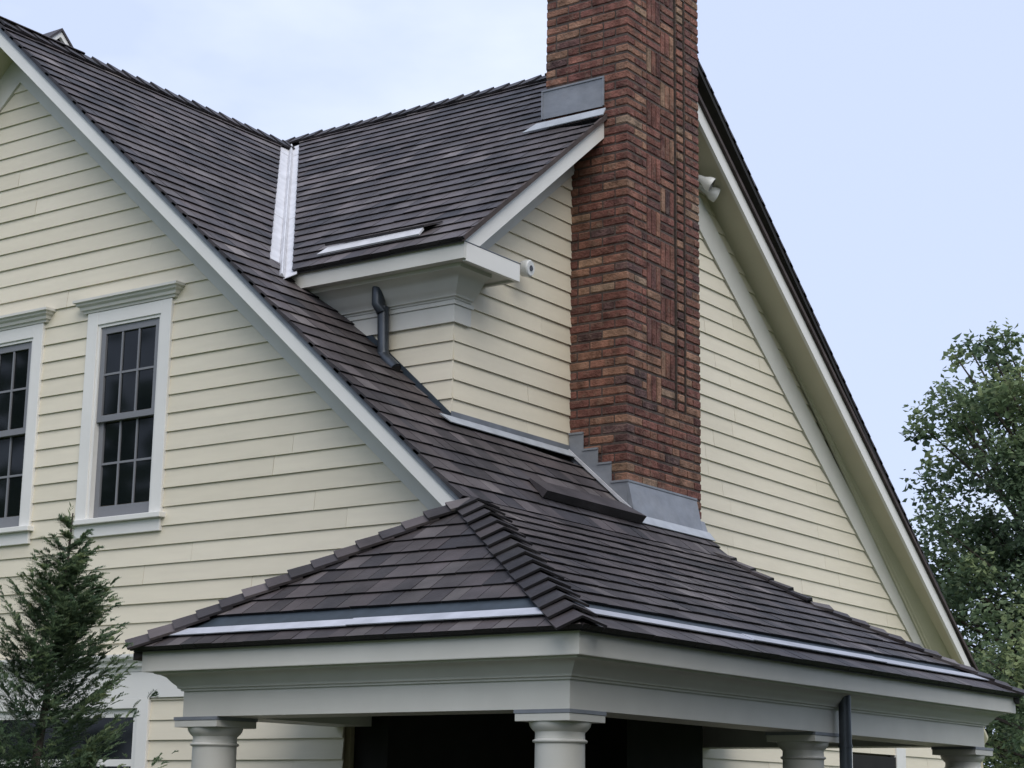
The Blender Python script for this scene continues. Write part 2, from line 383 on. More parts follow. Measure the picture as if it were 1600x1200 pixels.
# ------------------------------------------------------------------ chimney wall (faces +X) and small wing wall (faces -Y)
def rB_lo(z): return max(YD if z > 2.3 else 8.9, YBR - (ZBR - 0.30 - z) / PB)
def rB_hi(z): return YBR + (ZBR - 0.30 - z) / PB2
cw = MB()
cw.prism([(XR - 0.06, 8.95, GZ), (XR - 0.06, 19.0, GZ), (XR - 0.06, YBR + (ZBR - 0.12 - 0.1) / PB2 * 0.94, 0.55), (XR - 0.06, YBR, ZBR - 0.12), (XR - 0.06, YD + 0.02, zB(YD + 0.02) - 0.12), (XR - 0.06, YD + 0.02, 2.0), (XR - 0.06, 8.95, 2.0)], (-0.12, 0, 0))
chimney_wall = cw.build('chimney_wall', 'sheath', house)
def cw_lo(z): return rB_lo(z) if z > 2.42 else 11.6
Z_R0 = 2.186 - 18 * EXP
clad('X', XR, Z_R0, 5.50, cw_lo, rB_hi, [(YC + 0.03, YC2 - 0.03, 1.8, 9), (15.2, 16.12, -2, 0.52)], chimney_wall, 11, (0.9, 2.6))
# door far along that wall, seen below the porch beam
MB().box(XR - 0.03, XR + 0.024, 15.2, 16.12, GZ + 0.2, 0.515).build('door', 'dark', house)
for a, b in ((15.11, 15.2), (16.12, 16.32)): MB().box(XR - 0.03, XR + 0.034, a, b, GZ + 0.2, 0.60).build('door_casing', 'white', chimney_wall)
# wing wall on the roof, faces -Y
dw = MB(); dw.prism([(-8.75, YD + 0.06, 3.42), (XR - 0.03, YD + 0.06, 3.42), (XR - 0.03, YD + 0.06, 2.2), (-7.6, YD + 0.06, 2.6), (-8.75, YD + 0.06, 3.6)], (0, 0.1, 0))
wing_wall = dw.build('wing_wall', 'sheath', house)
def dw_lo(z): return XR - (z - ZA0) / PA - 0.25
zst = Z_R0
while zst < 2.28: zst += EXP
clad('Y', YD, zst, 3.06, dw_lo, lambda z: XR + 0.010, [], wing_wall, 21, (0.5, 1.3))
# frieze below the rakes of the chimney wall
for (ya, yb) in ((YD - 0.02, YC + 0.1), (YC2 - 0.1, 17.9)):
    f = MB(); p = []
    def zr(y): return zB(y) if y < YBR else ZBR - PB2 * (y - YBR)
    p = [(ya, zr(ya) - 0.11), (yb, zr(yb) - 0.11), (yb, zr(yb) - 0.385), (ya, zr(ya) - 0.385)]
    f.hexa([(XR + 0.030, y, z) for y, z in p], [(XR - 0.03, y, z) for y, z in p]); f.build('frieze_board', 'trim', chimney_wall)
# crown mould between soffit and frieze on the long rake
prof = [(0.031, 0.318), (0.046, 0.314), (0.050, 0.292), (0.066, 0.282), (0.070, 0.262), (0.092, 0.232), (0.122, 0.196), (0.148, 0.166), (0.160, 0.150), (0.164, 0.117), (0.031, 0.117)]
ya, yb = YC2 - 0.1, 18.0; zr = lambda y: ZBR - PB2 * (y - YBR)
f = MB(); n_ = len(prof)
f.add([(XR + o, ya, zr(ya) - d) for o, d in prof] + [(XR + o, yb, zr(yb) - d) for o, d in prof], [(i, (i + 1) % n_, n_ + (i + 1) % n_, n_ + i) for i in range(n_)] + [tuple(range(n_)), tuple(range(n_, 2 * n_))])
f.build('bed_mould', 'soffit', chimney_wall)

# ------------------------------------------------------------------ roofs: slabs
def slab(name, poly, thick, material, parent):
    m = MB(); m.prism(poly, (0, 0, -thick)); return m.build(name, material, parent)
DN = 0.012
roofA = slab('gable_roof', [(x, y, zA(x) - DN) for x, y in ((XRD, YRK + 0.01), (XK, YRK + 0.01), (XK, 11.75), (XR - 0.05, 11.75), (XR - 0.05, YD + 0.03), (-8.40, YD + 0.03), (-8.40, yv(-8.40)), (XRD, yv(XRD)))], 0.02, 'under', house)
roofA2 = slab('gable_roof', [(x, y, ZRD - PA * (XRD - x) - DN) for x, y in ((XRD, YRK + 0.01), (-15.2, YRK + 0.01), (-15.2, 16), (XRD, 16))], 0.05, 'under', house)
def xvB(y): return XR - (zB(y) - ZA0) / PA       # valley x at given y
roofB = slab('wing_roof', [(x, y, zB(y) - DN) for x, y in ((XBK - 0.01, YB0 + 0.01), (XBK - 0.01, YBR), (-11.1, YBR), (xvB(11.85), 11.85), (xvB(YB0 + 0.01), YB0 + 0.01))], 0.015, 'under', house)
roofB2 = slab('wing_roof', [(x, y, ZBR - PB2 * (y - YBR) - DN) for x, y in ((XBK - 0.01, YBR), (XBK - 0.01, 17.45), (-13.0, 17.45), (-13.0, YBR))], 0.05, 'under', house)
FT = [(-6.45, 11.60), (-5.80, 11.75), (XE, YF)]       # far hip of the porch roof in plan
def zP(x): return ZE + PP * (XE - x)
porch_roof = slab('porch_roof', [(x, y, zP(x) - DN) for x, y in ((XE - 0.02, YE + 0.02), (XE - 0.02, YF - 0.02), FT[1], (XK, FT[0][1]), (XK, AY), (AX, AY))], 0.012, 'under', house)
def zL(y): return ZE + PL * (y - YE)
slab('porch_roof_slope', [(x, y, zL(y) - DN) for x, y in ((XE - 0.02, YE + 0.02), (AX, AY), (XL0 + 0.02, YE + 0.02))], 0.012, 'under', porch_roof)
m = MB(); m.prism([(XL0 + 0.02, YE + 0.02, ZE - DN), (AX, AY, zL(AY) - DN), (AX - 0.3, 8.84, zL(AY) - DN), (XL0 + 0.02, 8.84, ZE - DN)], (0, 0, -0.04)); m.build('porch_roof_slope', 'shingle', porch_roof)
m = MB(); m.prism([(XE - 0.02, YF - 0.02, ZE - DN), (XR, YF - 0.02, ZE - DN), (XR, 11.6, zP(XK)), (XK, FT[0][1], zP(XK) - DN), (FT[1][0], FT[1][1], zP(FT[1][0]) - DN)], (0, 0, -0.04)); m.build('porch_roof_slope', 'shingle', porch_roof)

# ------------------------------------------------------------------ roofs: shingles
PIECES = []       # (distance to camera, MB, parent)
def lay(parent, frame, butts, left, right, u0, u1, seed, lap=0.055, tb=0.020, wid=(0.085, 0.19), gap=0.0045, expo=0.142, clump=0.5):
    """frame(u, s, h) -> point; a course's butt edge lies at s; pieces clipped to left(s)..right(s)"""
    r = random.Random(seed); prev = 0.0
    for k, (s, e) in enumerate(butts):
        u = u0 - r.uniform(0, 0.15); t_course = r.uniform(-0.08, 0.08); run = r.random()
        while u < u1:
            w = r.uniform(*wid); a, b = u + gap / 2, u + w - gap / 2; u += w
            sj = s + r.uniform(-0.0015, 0.0015); st = s - e - lap
            poly = [(a, sj), (b, sj), (b, st), (a, st)]
            for (p0, p1, sg) in (((left(sj), sj), (left(st), st), 1), ((right(sj), sj), (right(st), st), -1)):
                out = []
                dst = lambda p: sg * (p[0] - (p0[0] + (p1[0] - p0[0]) * (p[1] - p0[1]) / (p1[1] - p0[1])))
                for i in range(len(poly)):
                    A_, B_ = poly[i], poly[(i + 1) % len(poly)]; da, db = dst(A_), dst(B_)
                    if da >= 0: out.append(A_)
                    if (da >= 0) != (db >= 0):
                        f_ = da / (da - db); out.append((A_[0] + (B_[0] - A_[0]) * f_, A_[1] + (B_[1] - A_[1]) * f_))
                poly = out
                if len(poly) < 3: break
            if len(poly) < 3 or max(p[0] for p in poly) - min(p[0] for p in poly) < 0.006: continue
            if r.random() > clump: run = r.random()
            tn = min(1, max(0, 0.55 * run + 0.45 * r.random() + t_course))
            h = tb + r.uniform(-0.0015, 0.002); tw = r.uniform(-0.001, 0.001)
            H_ = lambda p: 0.004 + (h - 0.004 + tw * (p[0] - a) / w) * (p[1] - st) / (sj - st)
            n_ = len(poly); top = [frame(p[0], p[1], H_(p)) for p in poly]
            bot = [frame(p[0], p[1] - (0.010 if abs(p[1] - sj) < 1e-6 else 0), -0.010) for p in poly]
            g_ = r.random(); mbp = MB(); mbp.add(top + bot, [tuple(range(n_))], (tn, g_, 0))
            mbp.add([], [], None)
            for i in range(n_):
                k2 = (i + 1) % n_; butt = abs(poly[i][1] - sj) < 1e-6 and abs(poly[k2][1] - sj) < 1e-6
                mbp.f.append((i, n_ + i, n_ + k2, k2)); mbp.c.append((0.0, 0.1, 0) if butt else (tn * 0.6, g_ * 0.5, 0))  # butt faces near-black: dark cut end plus painted shadow line under the course
            c = sum((Vector(p) for p in top), Vector()) / n_
            PIECES.append((c.length, mbp, parent))
def frameX(x0, z0, slope, sx):
    """slope falling along +X*sx ; u = y"""
    L = math.sqrt(1 + slope * slope); cs, sn = 1 / L, slope / L
    return lambda u, s, h: (x0 + sx * (s * cs + h * sn), u, z0 - s * sn + h * cs)
def frameY(y0, z0, slope, sy):
    L = math.sqrt(1 + slope * slope); cs, sn = 1 / L, slope / L
    return lambda u, s, h: (u, y0 + sy * (s * cs + h * sn), z0 - s * sn + h * cs)
LA = math.sqrt(1 + PA * PA)
def A_right(s):
    x = XRD + s / LA
    if x < -8.40: return min(yv(x) - 0.140, 12)
    if x < XR: return YD - 0.004
    if x < XC: return YC - 0.004
    return 11.75
sK = (XK - XRD) * LA
nA = 42; eA = sK / nA
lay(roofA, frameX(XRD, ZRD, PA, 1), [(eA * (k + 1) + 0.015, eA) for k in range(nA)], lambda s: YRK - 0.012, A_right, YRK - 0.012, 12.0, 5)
LP = math.sqrt(1 + PP * PP); sE = (XE - XK) * LP
def R_left(s): x = XK + s / LP; return YE + (XE - x) * (AY - YE) / (XE - AX)
def R_right(s):
    x = XK + s / LP
    if x < FT[1][0]: return FT[0][1] + (x - FT[0][0]) / (FT[1][0] - FT[0][0]) * (FT[1][1] - FT[0][1])
    return FT[1][1] + (x - FT[1][0]) / (XE - FT[1][0]) * (FT[2][1] - FT[1][1])
sG = (-5.085 - XK) * LP                                  # butt of the last course above the built-in gutter
nR = 11; eR = sG / nR
fP = frameX(XK, ZK, PP, 1)
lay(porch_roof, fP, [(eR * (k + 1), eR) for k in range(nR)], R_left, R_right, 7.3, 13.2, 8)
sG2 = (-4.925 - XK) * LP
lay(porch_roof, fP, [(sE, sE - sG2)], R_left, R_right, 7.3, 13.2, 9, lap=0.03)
LL = math.sqrt(1 + PL * PL); sL = (AY - YE) * LL
def L_left(s): y = AY - s / LL; return XL0 + (y - YE) * (AX - XL0) / (AY - YE)
def L_right(s): y = AY - s / LL; return XE - (y - YE) * (XE - AX) / (AY - YE)
fL = frameY(AY, zL(AY), PL, -1)
sGL = (AY - 7.605) * LL; nL = 8; eL = sGL / nL
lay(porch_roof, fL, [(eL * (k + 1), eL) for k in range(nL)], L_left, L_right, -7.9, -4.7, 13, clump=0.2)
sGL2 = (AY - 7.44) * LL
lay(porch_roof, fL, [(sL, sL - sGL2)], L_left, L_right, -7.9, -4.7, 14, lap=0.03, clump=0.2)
LB = math.sqrt(1 + PB * PB); sB = (YBR - YB0) * LB
def B_left(s): y = YBR - s / LB; return max(xvB(y) + 0.100, -11.1)
def B_right(s):
    y = YBR - s / LB
    return XBK + 0.012 if not (YC - 0.02 < y < YC2) else XCB + 0.01
nB = 25; eB = sB / nB
fB = frameY(YBR, ZBR, PB, -1)
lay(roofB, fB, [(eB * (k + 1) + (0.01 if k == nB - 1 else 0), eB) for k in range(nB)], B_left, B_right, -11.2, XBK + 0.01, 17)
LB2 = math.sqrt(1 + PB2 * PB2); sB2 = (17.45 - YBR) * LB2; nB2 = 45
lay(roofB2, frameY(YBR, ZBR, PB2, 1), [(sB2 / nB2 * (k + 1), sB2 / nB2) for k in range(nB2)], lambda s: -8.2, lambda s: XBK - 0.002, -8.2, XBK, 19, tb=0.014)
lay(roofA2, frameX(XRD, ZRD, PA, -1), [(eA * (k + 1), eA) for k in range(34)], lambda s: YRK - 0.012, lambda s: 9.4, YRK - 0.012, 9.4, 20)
PIECES.sort(key=lambda t: t[0])
rest = {}
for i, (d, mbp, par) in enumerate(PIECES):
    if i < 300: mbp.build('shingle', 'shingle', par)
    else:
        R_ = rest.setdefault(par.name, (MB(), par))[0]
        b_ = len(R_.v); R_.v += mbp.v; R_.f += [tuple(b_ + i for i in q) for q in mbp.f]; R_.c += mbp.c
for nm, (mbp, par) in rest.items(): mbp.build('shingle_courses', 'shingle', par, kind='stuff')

# ridge and hip caps
def caps(P, Q, w1, w2, n, expo, W, parent, seed, up=0.016, over=0.06, th=0.022, name='ridge_cap', rise=0.030, dark=1.0):
    P, Q = Vector(P), Vector(Q); d = (Q - P); Lr = d.length; d.normalize(); r = random.Random(seed)
    w1, w2 = Vector(w1), Vector(w2)
    w1 = (w1 - d * w1.dot(d)).normalized(); w2 = (w2 - d * w2.dot(d)).normalized()
    nn = -(w1 + w2); nn = nn.normalized() if nn.length > 1e-3 else d.cross(w1)
    if nn.z < 0: nn = -nn
    n1 = w1.cross(d); n1 = n1 if n1.z > 0 else -n1
    n2 = w2.cross(d); n2 = n2 if n2.z > 0 else -n2
    e = Lr / n
    for k in range(n):
        t0 = k * e - over * (k > 0); t1 = (k + 1) * e + r.uniform(-0.004, 0.004)
        h0, h1 = up, up + rise + r.uniform(-0.003, 0.004); Wk = W + r.uniform(-0.005, 0.005)
        for side, (w, nv) in enumerate(((w1, n1), (w2, n2))):
            pass
        m = MB(); tn = (r.random() * dark, r.random() * dark, 0)
        def ring(t, h):
            c = P + d * t + nn * (h * 1.25)
            return [c + nn * th, P + d * t + w1 * Wk + n1 * (h + th), P + d * t + w1 * Wk + n1 * h, c, P + d * t + w2 * Wk + n2 * h, P + d * t + w2 * Wk + n2 * (h + th)]
        a, b = ring(t0, h0), ring(t1, h1)
        fs = [(i, (i + 1) % 6, 6 + (i + 1) % 6, 6 + i) for i in range(6)] + [(0, 1, 2, 3), (0, 3, 4, 5), (6, 9, 8, 7), (6, 11, 10, 9)]
        m.add(a + b, fs[:8], tn); m.f += fs[8:]; m.c += [(0, 0.05, 0)] * 2; m.build(name, 'shingle', parent)  # cap ends near-black: shadow line painted in with the dark cut end
dA1 = Vector((1, 0, -PA)); dA2 = Vector((-1, 0, -PA)); dB1 = Vector((0, -1, -PB)); dB2 = Vector((0, 1, -PB2)); dP = Vector((1, 0, -PP)); dL = Vector((0, -1, -PL))
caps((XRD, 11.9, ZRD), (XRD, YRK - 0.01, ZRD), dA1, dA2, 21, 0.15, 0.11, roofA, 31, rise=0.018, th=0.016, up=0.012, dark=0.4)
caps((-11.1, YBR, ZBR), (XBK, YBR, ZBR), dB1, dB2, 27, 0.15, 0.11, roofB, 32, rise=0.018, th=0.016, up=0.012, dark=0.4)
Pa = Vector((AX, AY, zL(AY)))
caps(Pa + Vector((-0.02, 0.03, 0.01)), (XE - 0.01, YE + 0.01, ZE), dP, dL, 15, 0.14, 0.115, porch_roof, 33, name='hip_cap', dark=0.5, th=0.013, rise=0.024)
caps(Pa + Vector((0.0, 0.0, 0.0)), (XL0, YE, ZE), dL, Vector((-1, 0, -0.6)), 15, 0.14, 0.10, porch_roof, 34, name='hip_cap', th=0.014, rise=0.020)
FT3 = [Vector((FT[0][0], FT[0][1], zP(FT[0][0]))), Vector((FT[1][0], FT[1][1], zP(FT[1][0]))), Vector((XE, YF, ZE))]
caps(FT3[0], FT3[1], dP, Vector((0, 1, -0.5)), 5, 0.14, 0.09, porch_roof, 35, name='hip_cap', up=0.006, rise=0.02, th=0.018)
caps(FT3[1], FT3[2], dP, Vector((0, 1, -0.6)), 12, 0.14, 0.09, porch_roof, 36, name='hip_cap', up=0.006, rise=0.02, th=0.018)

# built-in gutter on the porch roof: zinc upstand with dark lining behind it
def strip(name, frame, s0, s1, h0, h1, left, right, material, parent, th=0.006, nseg=1):
    for k in range(nseg):
        m = MB()
        def U(s, q): a, b = left(s), right(s); return a + (b - a) * q
        q0, q1 = k / nseg, (k + 1) / nseg; dh = 0.004 * (k % 2)
        top = [frame(U(s1, q0), s1, h1 + dh), frame(U(s1, q1), s1, h1 + dh), frame(U(s0, q1), s0, h0 + dh), frame(U(s0, q0), s0, h0 + dh)]
        bot = [frame(U(s1, q0), s1, h1 + dh - th), frame(U(s1, q1), s1, h1 + dh - th), frame(U(s0, q1), s0, h0 + dh - th), frame(U(s0, q0), s0, h0 + dh - th)]
        m.hexa(top, bot); m.build(name, material, parent)
ins = 0.10
strip('gutter_lining', fL, sGL - 0.05, sGL2 + 0.01, 0.003, 0.003, lambda s: L_left(s) + 0.05, lambda s: L_right(s) - 0.05, 'membrane', porch_roof)
strip('gutter_strip', fL, sGL2 - 0.075, sGL2 + 0.004, 0.018, 0.026, lambda s: L_left(s) + 0.08, lambda s: L_right(s) - 0.06, 'strip', porch_roof, nseg=2)
strip('gutter_lining', fP, sG - 0.04, sG2 + 0.01, 0.003, 0.003, lambda s: R_left(s) + 0.05, lambda s: R_right(s) - 0.05, 'membrane', porch_roof)
strip('gutter_strip', fP, sG2 - 0.085, sG2 + 0.004, 0.018, 0.026, lambda s: R_left(s) + 0.06, lambda s: R_right(s) - 0.08, 'strip', porch_roof, nseg=3)
sBS = (YBR - 9.275) * LB
m = MB(); m.hexa([fB(-8.16, sBS + 0.025, 0.036), fB(-7.29, sBS + 0.025, 0.036), fB(-7.29, sBS - 0.045, 0.050), fB(-8.10, sBS - 0.045, 0.050)],
                 [fB(-8.16, sBS + 0.025, 0.024), fB(-7.29, sBS + 0.025, 0.024), fB(-7.29, sBS - 0.045, 0.034), fB(-8.10, sBS - 0.045, 0.034)])
m.build('gutter_strip', 'zinc', roofB)
# the course above that strip stands open like a lip
m = MB(); m.hexa([fB(-8.12, sBS - 0.045, 0.075), fB(-7.28, sBS - 0.045, 0.068), fB(-7.22, sBS - 0.17, 0.028), fB(-8.05, sBS - 0.17, 0.028)],
                 [fB(-8.12, sBS - 0.045, 0.058), fB(-7.28, sBS - 0.045, 0.052), fB(-7.22, sBS - 0.17, 0.018), fB(-8.05, sBS - 0.17, 0.018)], (0.2, 0.4, 0))
m.build('lifted_shingle_course', 'shingle', roofB)
# raised course beside the chimney
fA = frameX(XRD, ZRD, PA, 1); s1 = (-6.56 - XRD) * LA
m = MB(); m.hexa([fA(9.60, s1, 0.075), fA(10.74, s1 + 0.03, 0.085), fA(10.74, s1 - 0.20, 0.034), fA(9.66, s1 - 0.20, 0.034)],
                 [fA(9.60, s1, 0.02), fA(10.74, s1 + 0.03, 0.02), fA(10.74, s1 - 0.20, 0.02), fA(9.66, s1 - 0.20, 0.02)], (0.35, 0.5, 0))
m.build('raised_shingle_course', 'shingle', roofA)

# valley metal between the two roofs, three sheets a side and a raised crimp
Vt = Vector((xvB(11.86), 11.86, zB(11.86))); Vb = Vector((xvB(YB0 - 0.09), YB0 - 0.09, zB(YB0 - 0.09)))
vd = (Vb - Vt); vl = vd.length; vd.normalize()
wA = Vector((0, -1, 0)); wA = (wA - vd * wA.dot(vd)).normalized(); wB = Vector((1, 0, 0)); wB = (wB - vd * wB.dot(vd)).normalized()
NA = Vector((PA, 0, 1)).normalized(); NB = Vector((0, -PB, 1)).normalized()
for k in range(3):
    t0, t1 = vl * (0, 0.09, 0.62)[k], vl * (0.09, 0.62, 1)[k] + 0.01
    for w, nrm, W in ((wA, NA, 0.150), (wB, NB, 0.110)):
        m = MB(); lift = 0.000 + 0.0025 * (2 - k)
        a = [Vt + vd * t0 + nrm * lift, Vt + vd * t1 + nrm * lift, Vt + vd * t1 + w * W + nrm * lift, Vt + vd * t0 + w * W + nrm * lift]
        m.hexa(a, [p - nrm * 0.004 for p in a]); m.build('valley_flashing', 'zinc', roofA)
m = MB(); c = (NA + NB).normalized()
a0, a1 = Vt + c * 0.006, Vb + c * 0.006
m.hexa([a0 + wA * 0.022, a0 + c * 0.034 + wA * 0.004, a0 + c * 0.034 + wB * 0.004, a0 + wB * 0.022], [a1 + wA * 0.022, a1 + c * 0.034 + wA * 0.004, a1 + c * 0.034 + wB * 0.004, a1 + wB * 0.022])
m.build('valley_crimp', 'zinc', roofA)

# ------------------------------------------------------------------ rakes, fascias, soffits
def zAl(x): return ZRD - PA * abs(x - XRD)
for sg, xe in ((1, -6.36), (-1, -15.2)):
    def q(x, d, y): return (x, y, zAl(x) - d)
    e = 0.002 * (sg < 0)
    m = MB(); m.hexa([q(XRD, 0.055, YRK + 0.012 + e), q(xe, 0.055, YRK + 0.012 + e), q(xe, 0.165, YRK + 0.012 + e), q(XRD, 0.165, YRK + 0.012 + e)],
                     [q(XRD, 0.055, YRK + 0.036), q(xe, 0.055, YRK + 0.036), q(xe, 0.165, YRK + 0.036), q(XRD, 0.165, YRK + 0.036)]); m.build('rake_fascia', 'white', roofA)
    m = MB(); m.hexa([q(XRD, 0.006, YRK + 0.002 + e), q(xe, 0.006, YRK + 0.002 + e), q(xe, 0.054, YRK + 0.002 + e), q(XRD, 0.054, YRK + 0.002 + e)],
                     [q(XRD, 0.006, YRK + 0.009), q(xe, 0.006, YRK + 0.009), q(xe, 0.054, YRK + 0.009), q(XRD, 0.054, YRK + 0.009)]); m.build('drip_edge', 'drip', roofA)
    m = MB(); m.hexa([q(XRD, 0.115, YRK + 0.038), q(xe, 0.115, YRK + 0.038), q(xe, 0.115, YW - 0.001), q(XRD, 0.115, YW - 0.001)],
                     [q(XRD, 0.100, YRK + 0.038), q(xe, 0.100, YRK + 0.038), q(xe, 0.100, YW - 0.001), q(XRD, 0.100, YW - 0.001)]); m.build('rake_soffit', 'soffit', roofA)
def zBl(y): return zB(y) if y < YBR else ZBR - PB2 * (y - YBR)
for (ya, yb, par, fe) in ((YB0 + 0.005, YC - 0.002, roofB, 0), (YC2 + 0.002, 17.45, roofB2, 0)):
    def q(y, d, x): return (x, y, zBl(y) - d)
    if ya < YC:
        zc_ = 3.5045; yt = YB0 + (zc_ - ZB0 + 0.021) / PB; yb_ = YB0 + (zc_ - ZB0 + 0.160) / PB
        m = MB(); m.prism([(XBK - 0.014, yt, zc_), (XBK - 0.014, yb, zB(yb) - 0.021), (XBK - 0.014, yb, zB(yb) - 0.160), (XBK - 0.014, yb_, zc_)], (-0.026, 0, 0)); m.build('rake_fascia', 'white', par)
    for nm, d0, d1, x0, x1, mt_ in ((('rake_fascia', 0.021, 0.160, XBK - 0.014, XBK - 0.040, 'white'),) if ya > YC else ()) + (('shingle_mould', -0.018, 0.020, XBK + 0.014, XBK - 0.010, 'brickish'),):
        m = MB(); m.hexa([q(ya, d0, x0), q(yb, d0, x0), q(yb, d1, x0), q(ya, d1, x0)], [q(ya, d0, x1), q(yb, d0, x1), q(yb, d1, x1), q(ya, d1, x1)])
        m.build(nm, mt_ if mt_ in MT else mat('cedar_rake_edge', (0.060, 0.045, 0.042), 0.8, 0.3, 10, bump=0.4, bscale=40), par)
    ya = ya + (0.10 if ya < YC else 0)
    m = MB(); m.hexa([q(ya, 0.115, XBK - 0.042), q(yb, 0.115, XBK - 0.042), q(yb, 0.115, XR + 0.001), q(ya, 0.115, XR + 0.001)],
                     [q(ya, 0.100, XBK - 0.042), q(yb, 0.100, XBK - 0.042), q(yb, 0.100, XR + 0.001), q(ya, 0.100, XR + 0.001)]); m.build('rake_soffit', 'soffit', par)

# eave of the side wing: fascia, soffit, boxed return, crown and frieze
eav = MB(); eav.box(-8.62, XBK - 0.012, YB0 + 0.03, YB0 + 0.055, 3.390, 3.506)
eave = eav.build('eave_fascia', 'trim', house)
rt = MB(); rt.box(XBK - 0.038, XBK - 0.011, YB0 + 0.0555, 9.775, 3.376, 3.497); ret = rt.build('eave_return', 'white', eave, bevel=0.002)
MB().hexa([(XBK - 0.008, YB0 + 0.03, 3.4985), (XBK - 0.008, 9.785, 3.4985), (XR + 0.02, 9.785, 3.53), (XR + 0.02, YB0 + 0.03, 3.53)],
          [(XBK - 0.008, YB0 + 0.03, 3.503), (XBK - 0.008, 9.785, 3.503), (XR + 0.02, 9.785, 3.536), (XR + 0.02, YB0 + 0.03, 3.536)]).build('return_flashing', 'drip', eave)
MB().box(XR + 0.001, XBK - 0.039, 9.75, 9.774, 3.378, 3.496).build('return_end', 'trim', eave)
MB().box(-8.62, XBK - 0.040, YB0 + 0.056, YD + 0.05, 3.394, 3.404).build('eave_soffit', 'trim', eave)
MB().box(XR - 0.02, XBK - 0.0395, YD + 0.051, 9.749, 3.3945, 3.4045).build('eave_soffit', 'trim', eave)
crown = [(0, 3.215), (0.045, 3.215), (0.048, 3.226), (0.062, 3.230), (0.066, 3.245), (0.085, 3.262), (0.108, 3.285), (0.128, 3.315), (0.150, 3.345), (0.185, 3.362), (0.20, 3.368), (0.205, 3.3935), (0, 3.3935)]
MB().sweep([(-8.70, YD), (XR, YD), (XR, 9.58)], crown).build('eave_crown', 'trim', eave, smooth=True)
MB().sweep([(-8.70, YD), (XR, YD), (XR, 9.615)], [(0, 3.185), (0.038, 3.185), (0.038, 3.214), (0, 3.214)]).build('eave_crown', 'trim', eave)
MB().sweep([(-8.70, YD), (XR, YD), (XR, 9.60)], [(0, 3.068), (0.028, 3.068), (0.028, 3.184), (0, 3.184)]).build('eave_frieze', 'trim', eave)
# flashings where the wing wall meets the roof
m = MB(); p = lambda x, d: (x, YD - 0.014, zA(x) + d)
m.hexa([p(-8.3, 0.005), p(XR + 0.02, 0.005), p(XR + 0.02, 0.062), p(-8.3, 0.062)], [(x, YD - 0.024, z) for x, y, z in (p(-8.3, 0.005), p(XR + 0.02, 0.005), p(XR + 0.02, 0.062), p(-8.3, 0.062))]); m.build('step_flashing', 'membrane', wing_wall)
m = MB(); m.hexa([(XR + 0.026, YD - 0.03, 2.425), (XR + 0.026, YC - 0.005, 2.425), (XR + 0.026, YC - 0.005, 2.478), (XR + 0.026, YD - 0.03, 2.478)],
                 [(XR + 0.021, YD - 0.03, 2.425), (XR + 0.021, YC - 0.005, 2.425), (XR + 0.021, YC - 0.005, 2.478), (XR + 0.021, YD - 0.03, 2.478)]); m.build('base_flashing', 'drip', chimney_wall)
sW = (XR + 0.02 - XRD) * LA
m = MB(); m.hexa([fA(YD - 0.16, sW - 0.02, 0.040), fA(YC - 0.01, sW - 0.02, 0.040), fA(YC - 0.01, sW + 0.050, 0.034), fA(YD - 0.10, sW + 0.050, 0.034)],
                 [fA(YD - 0.16, sW - 0.02, 0.030), fA(YC - 0.01, sW - 0.02, 0.030), fA(YC - 0.01, sW + 0.050, 0.028), fA(YD - 0.10, sW + 0.050, 0.028)]); m.build('base_flashing', 'flash', chimney_wall)

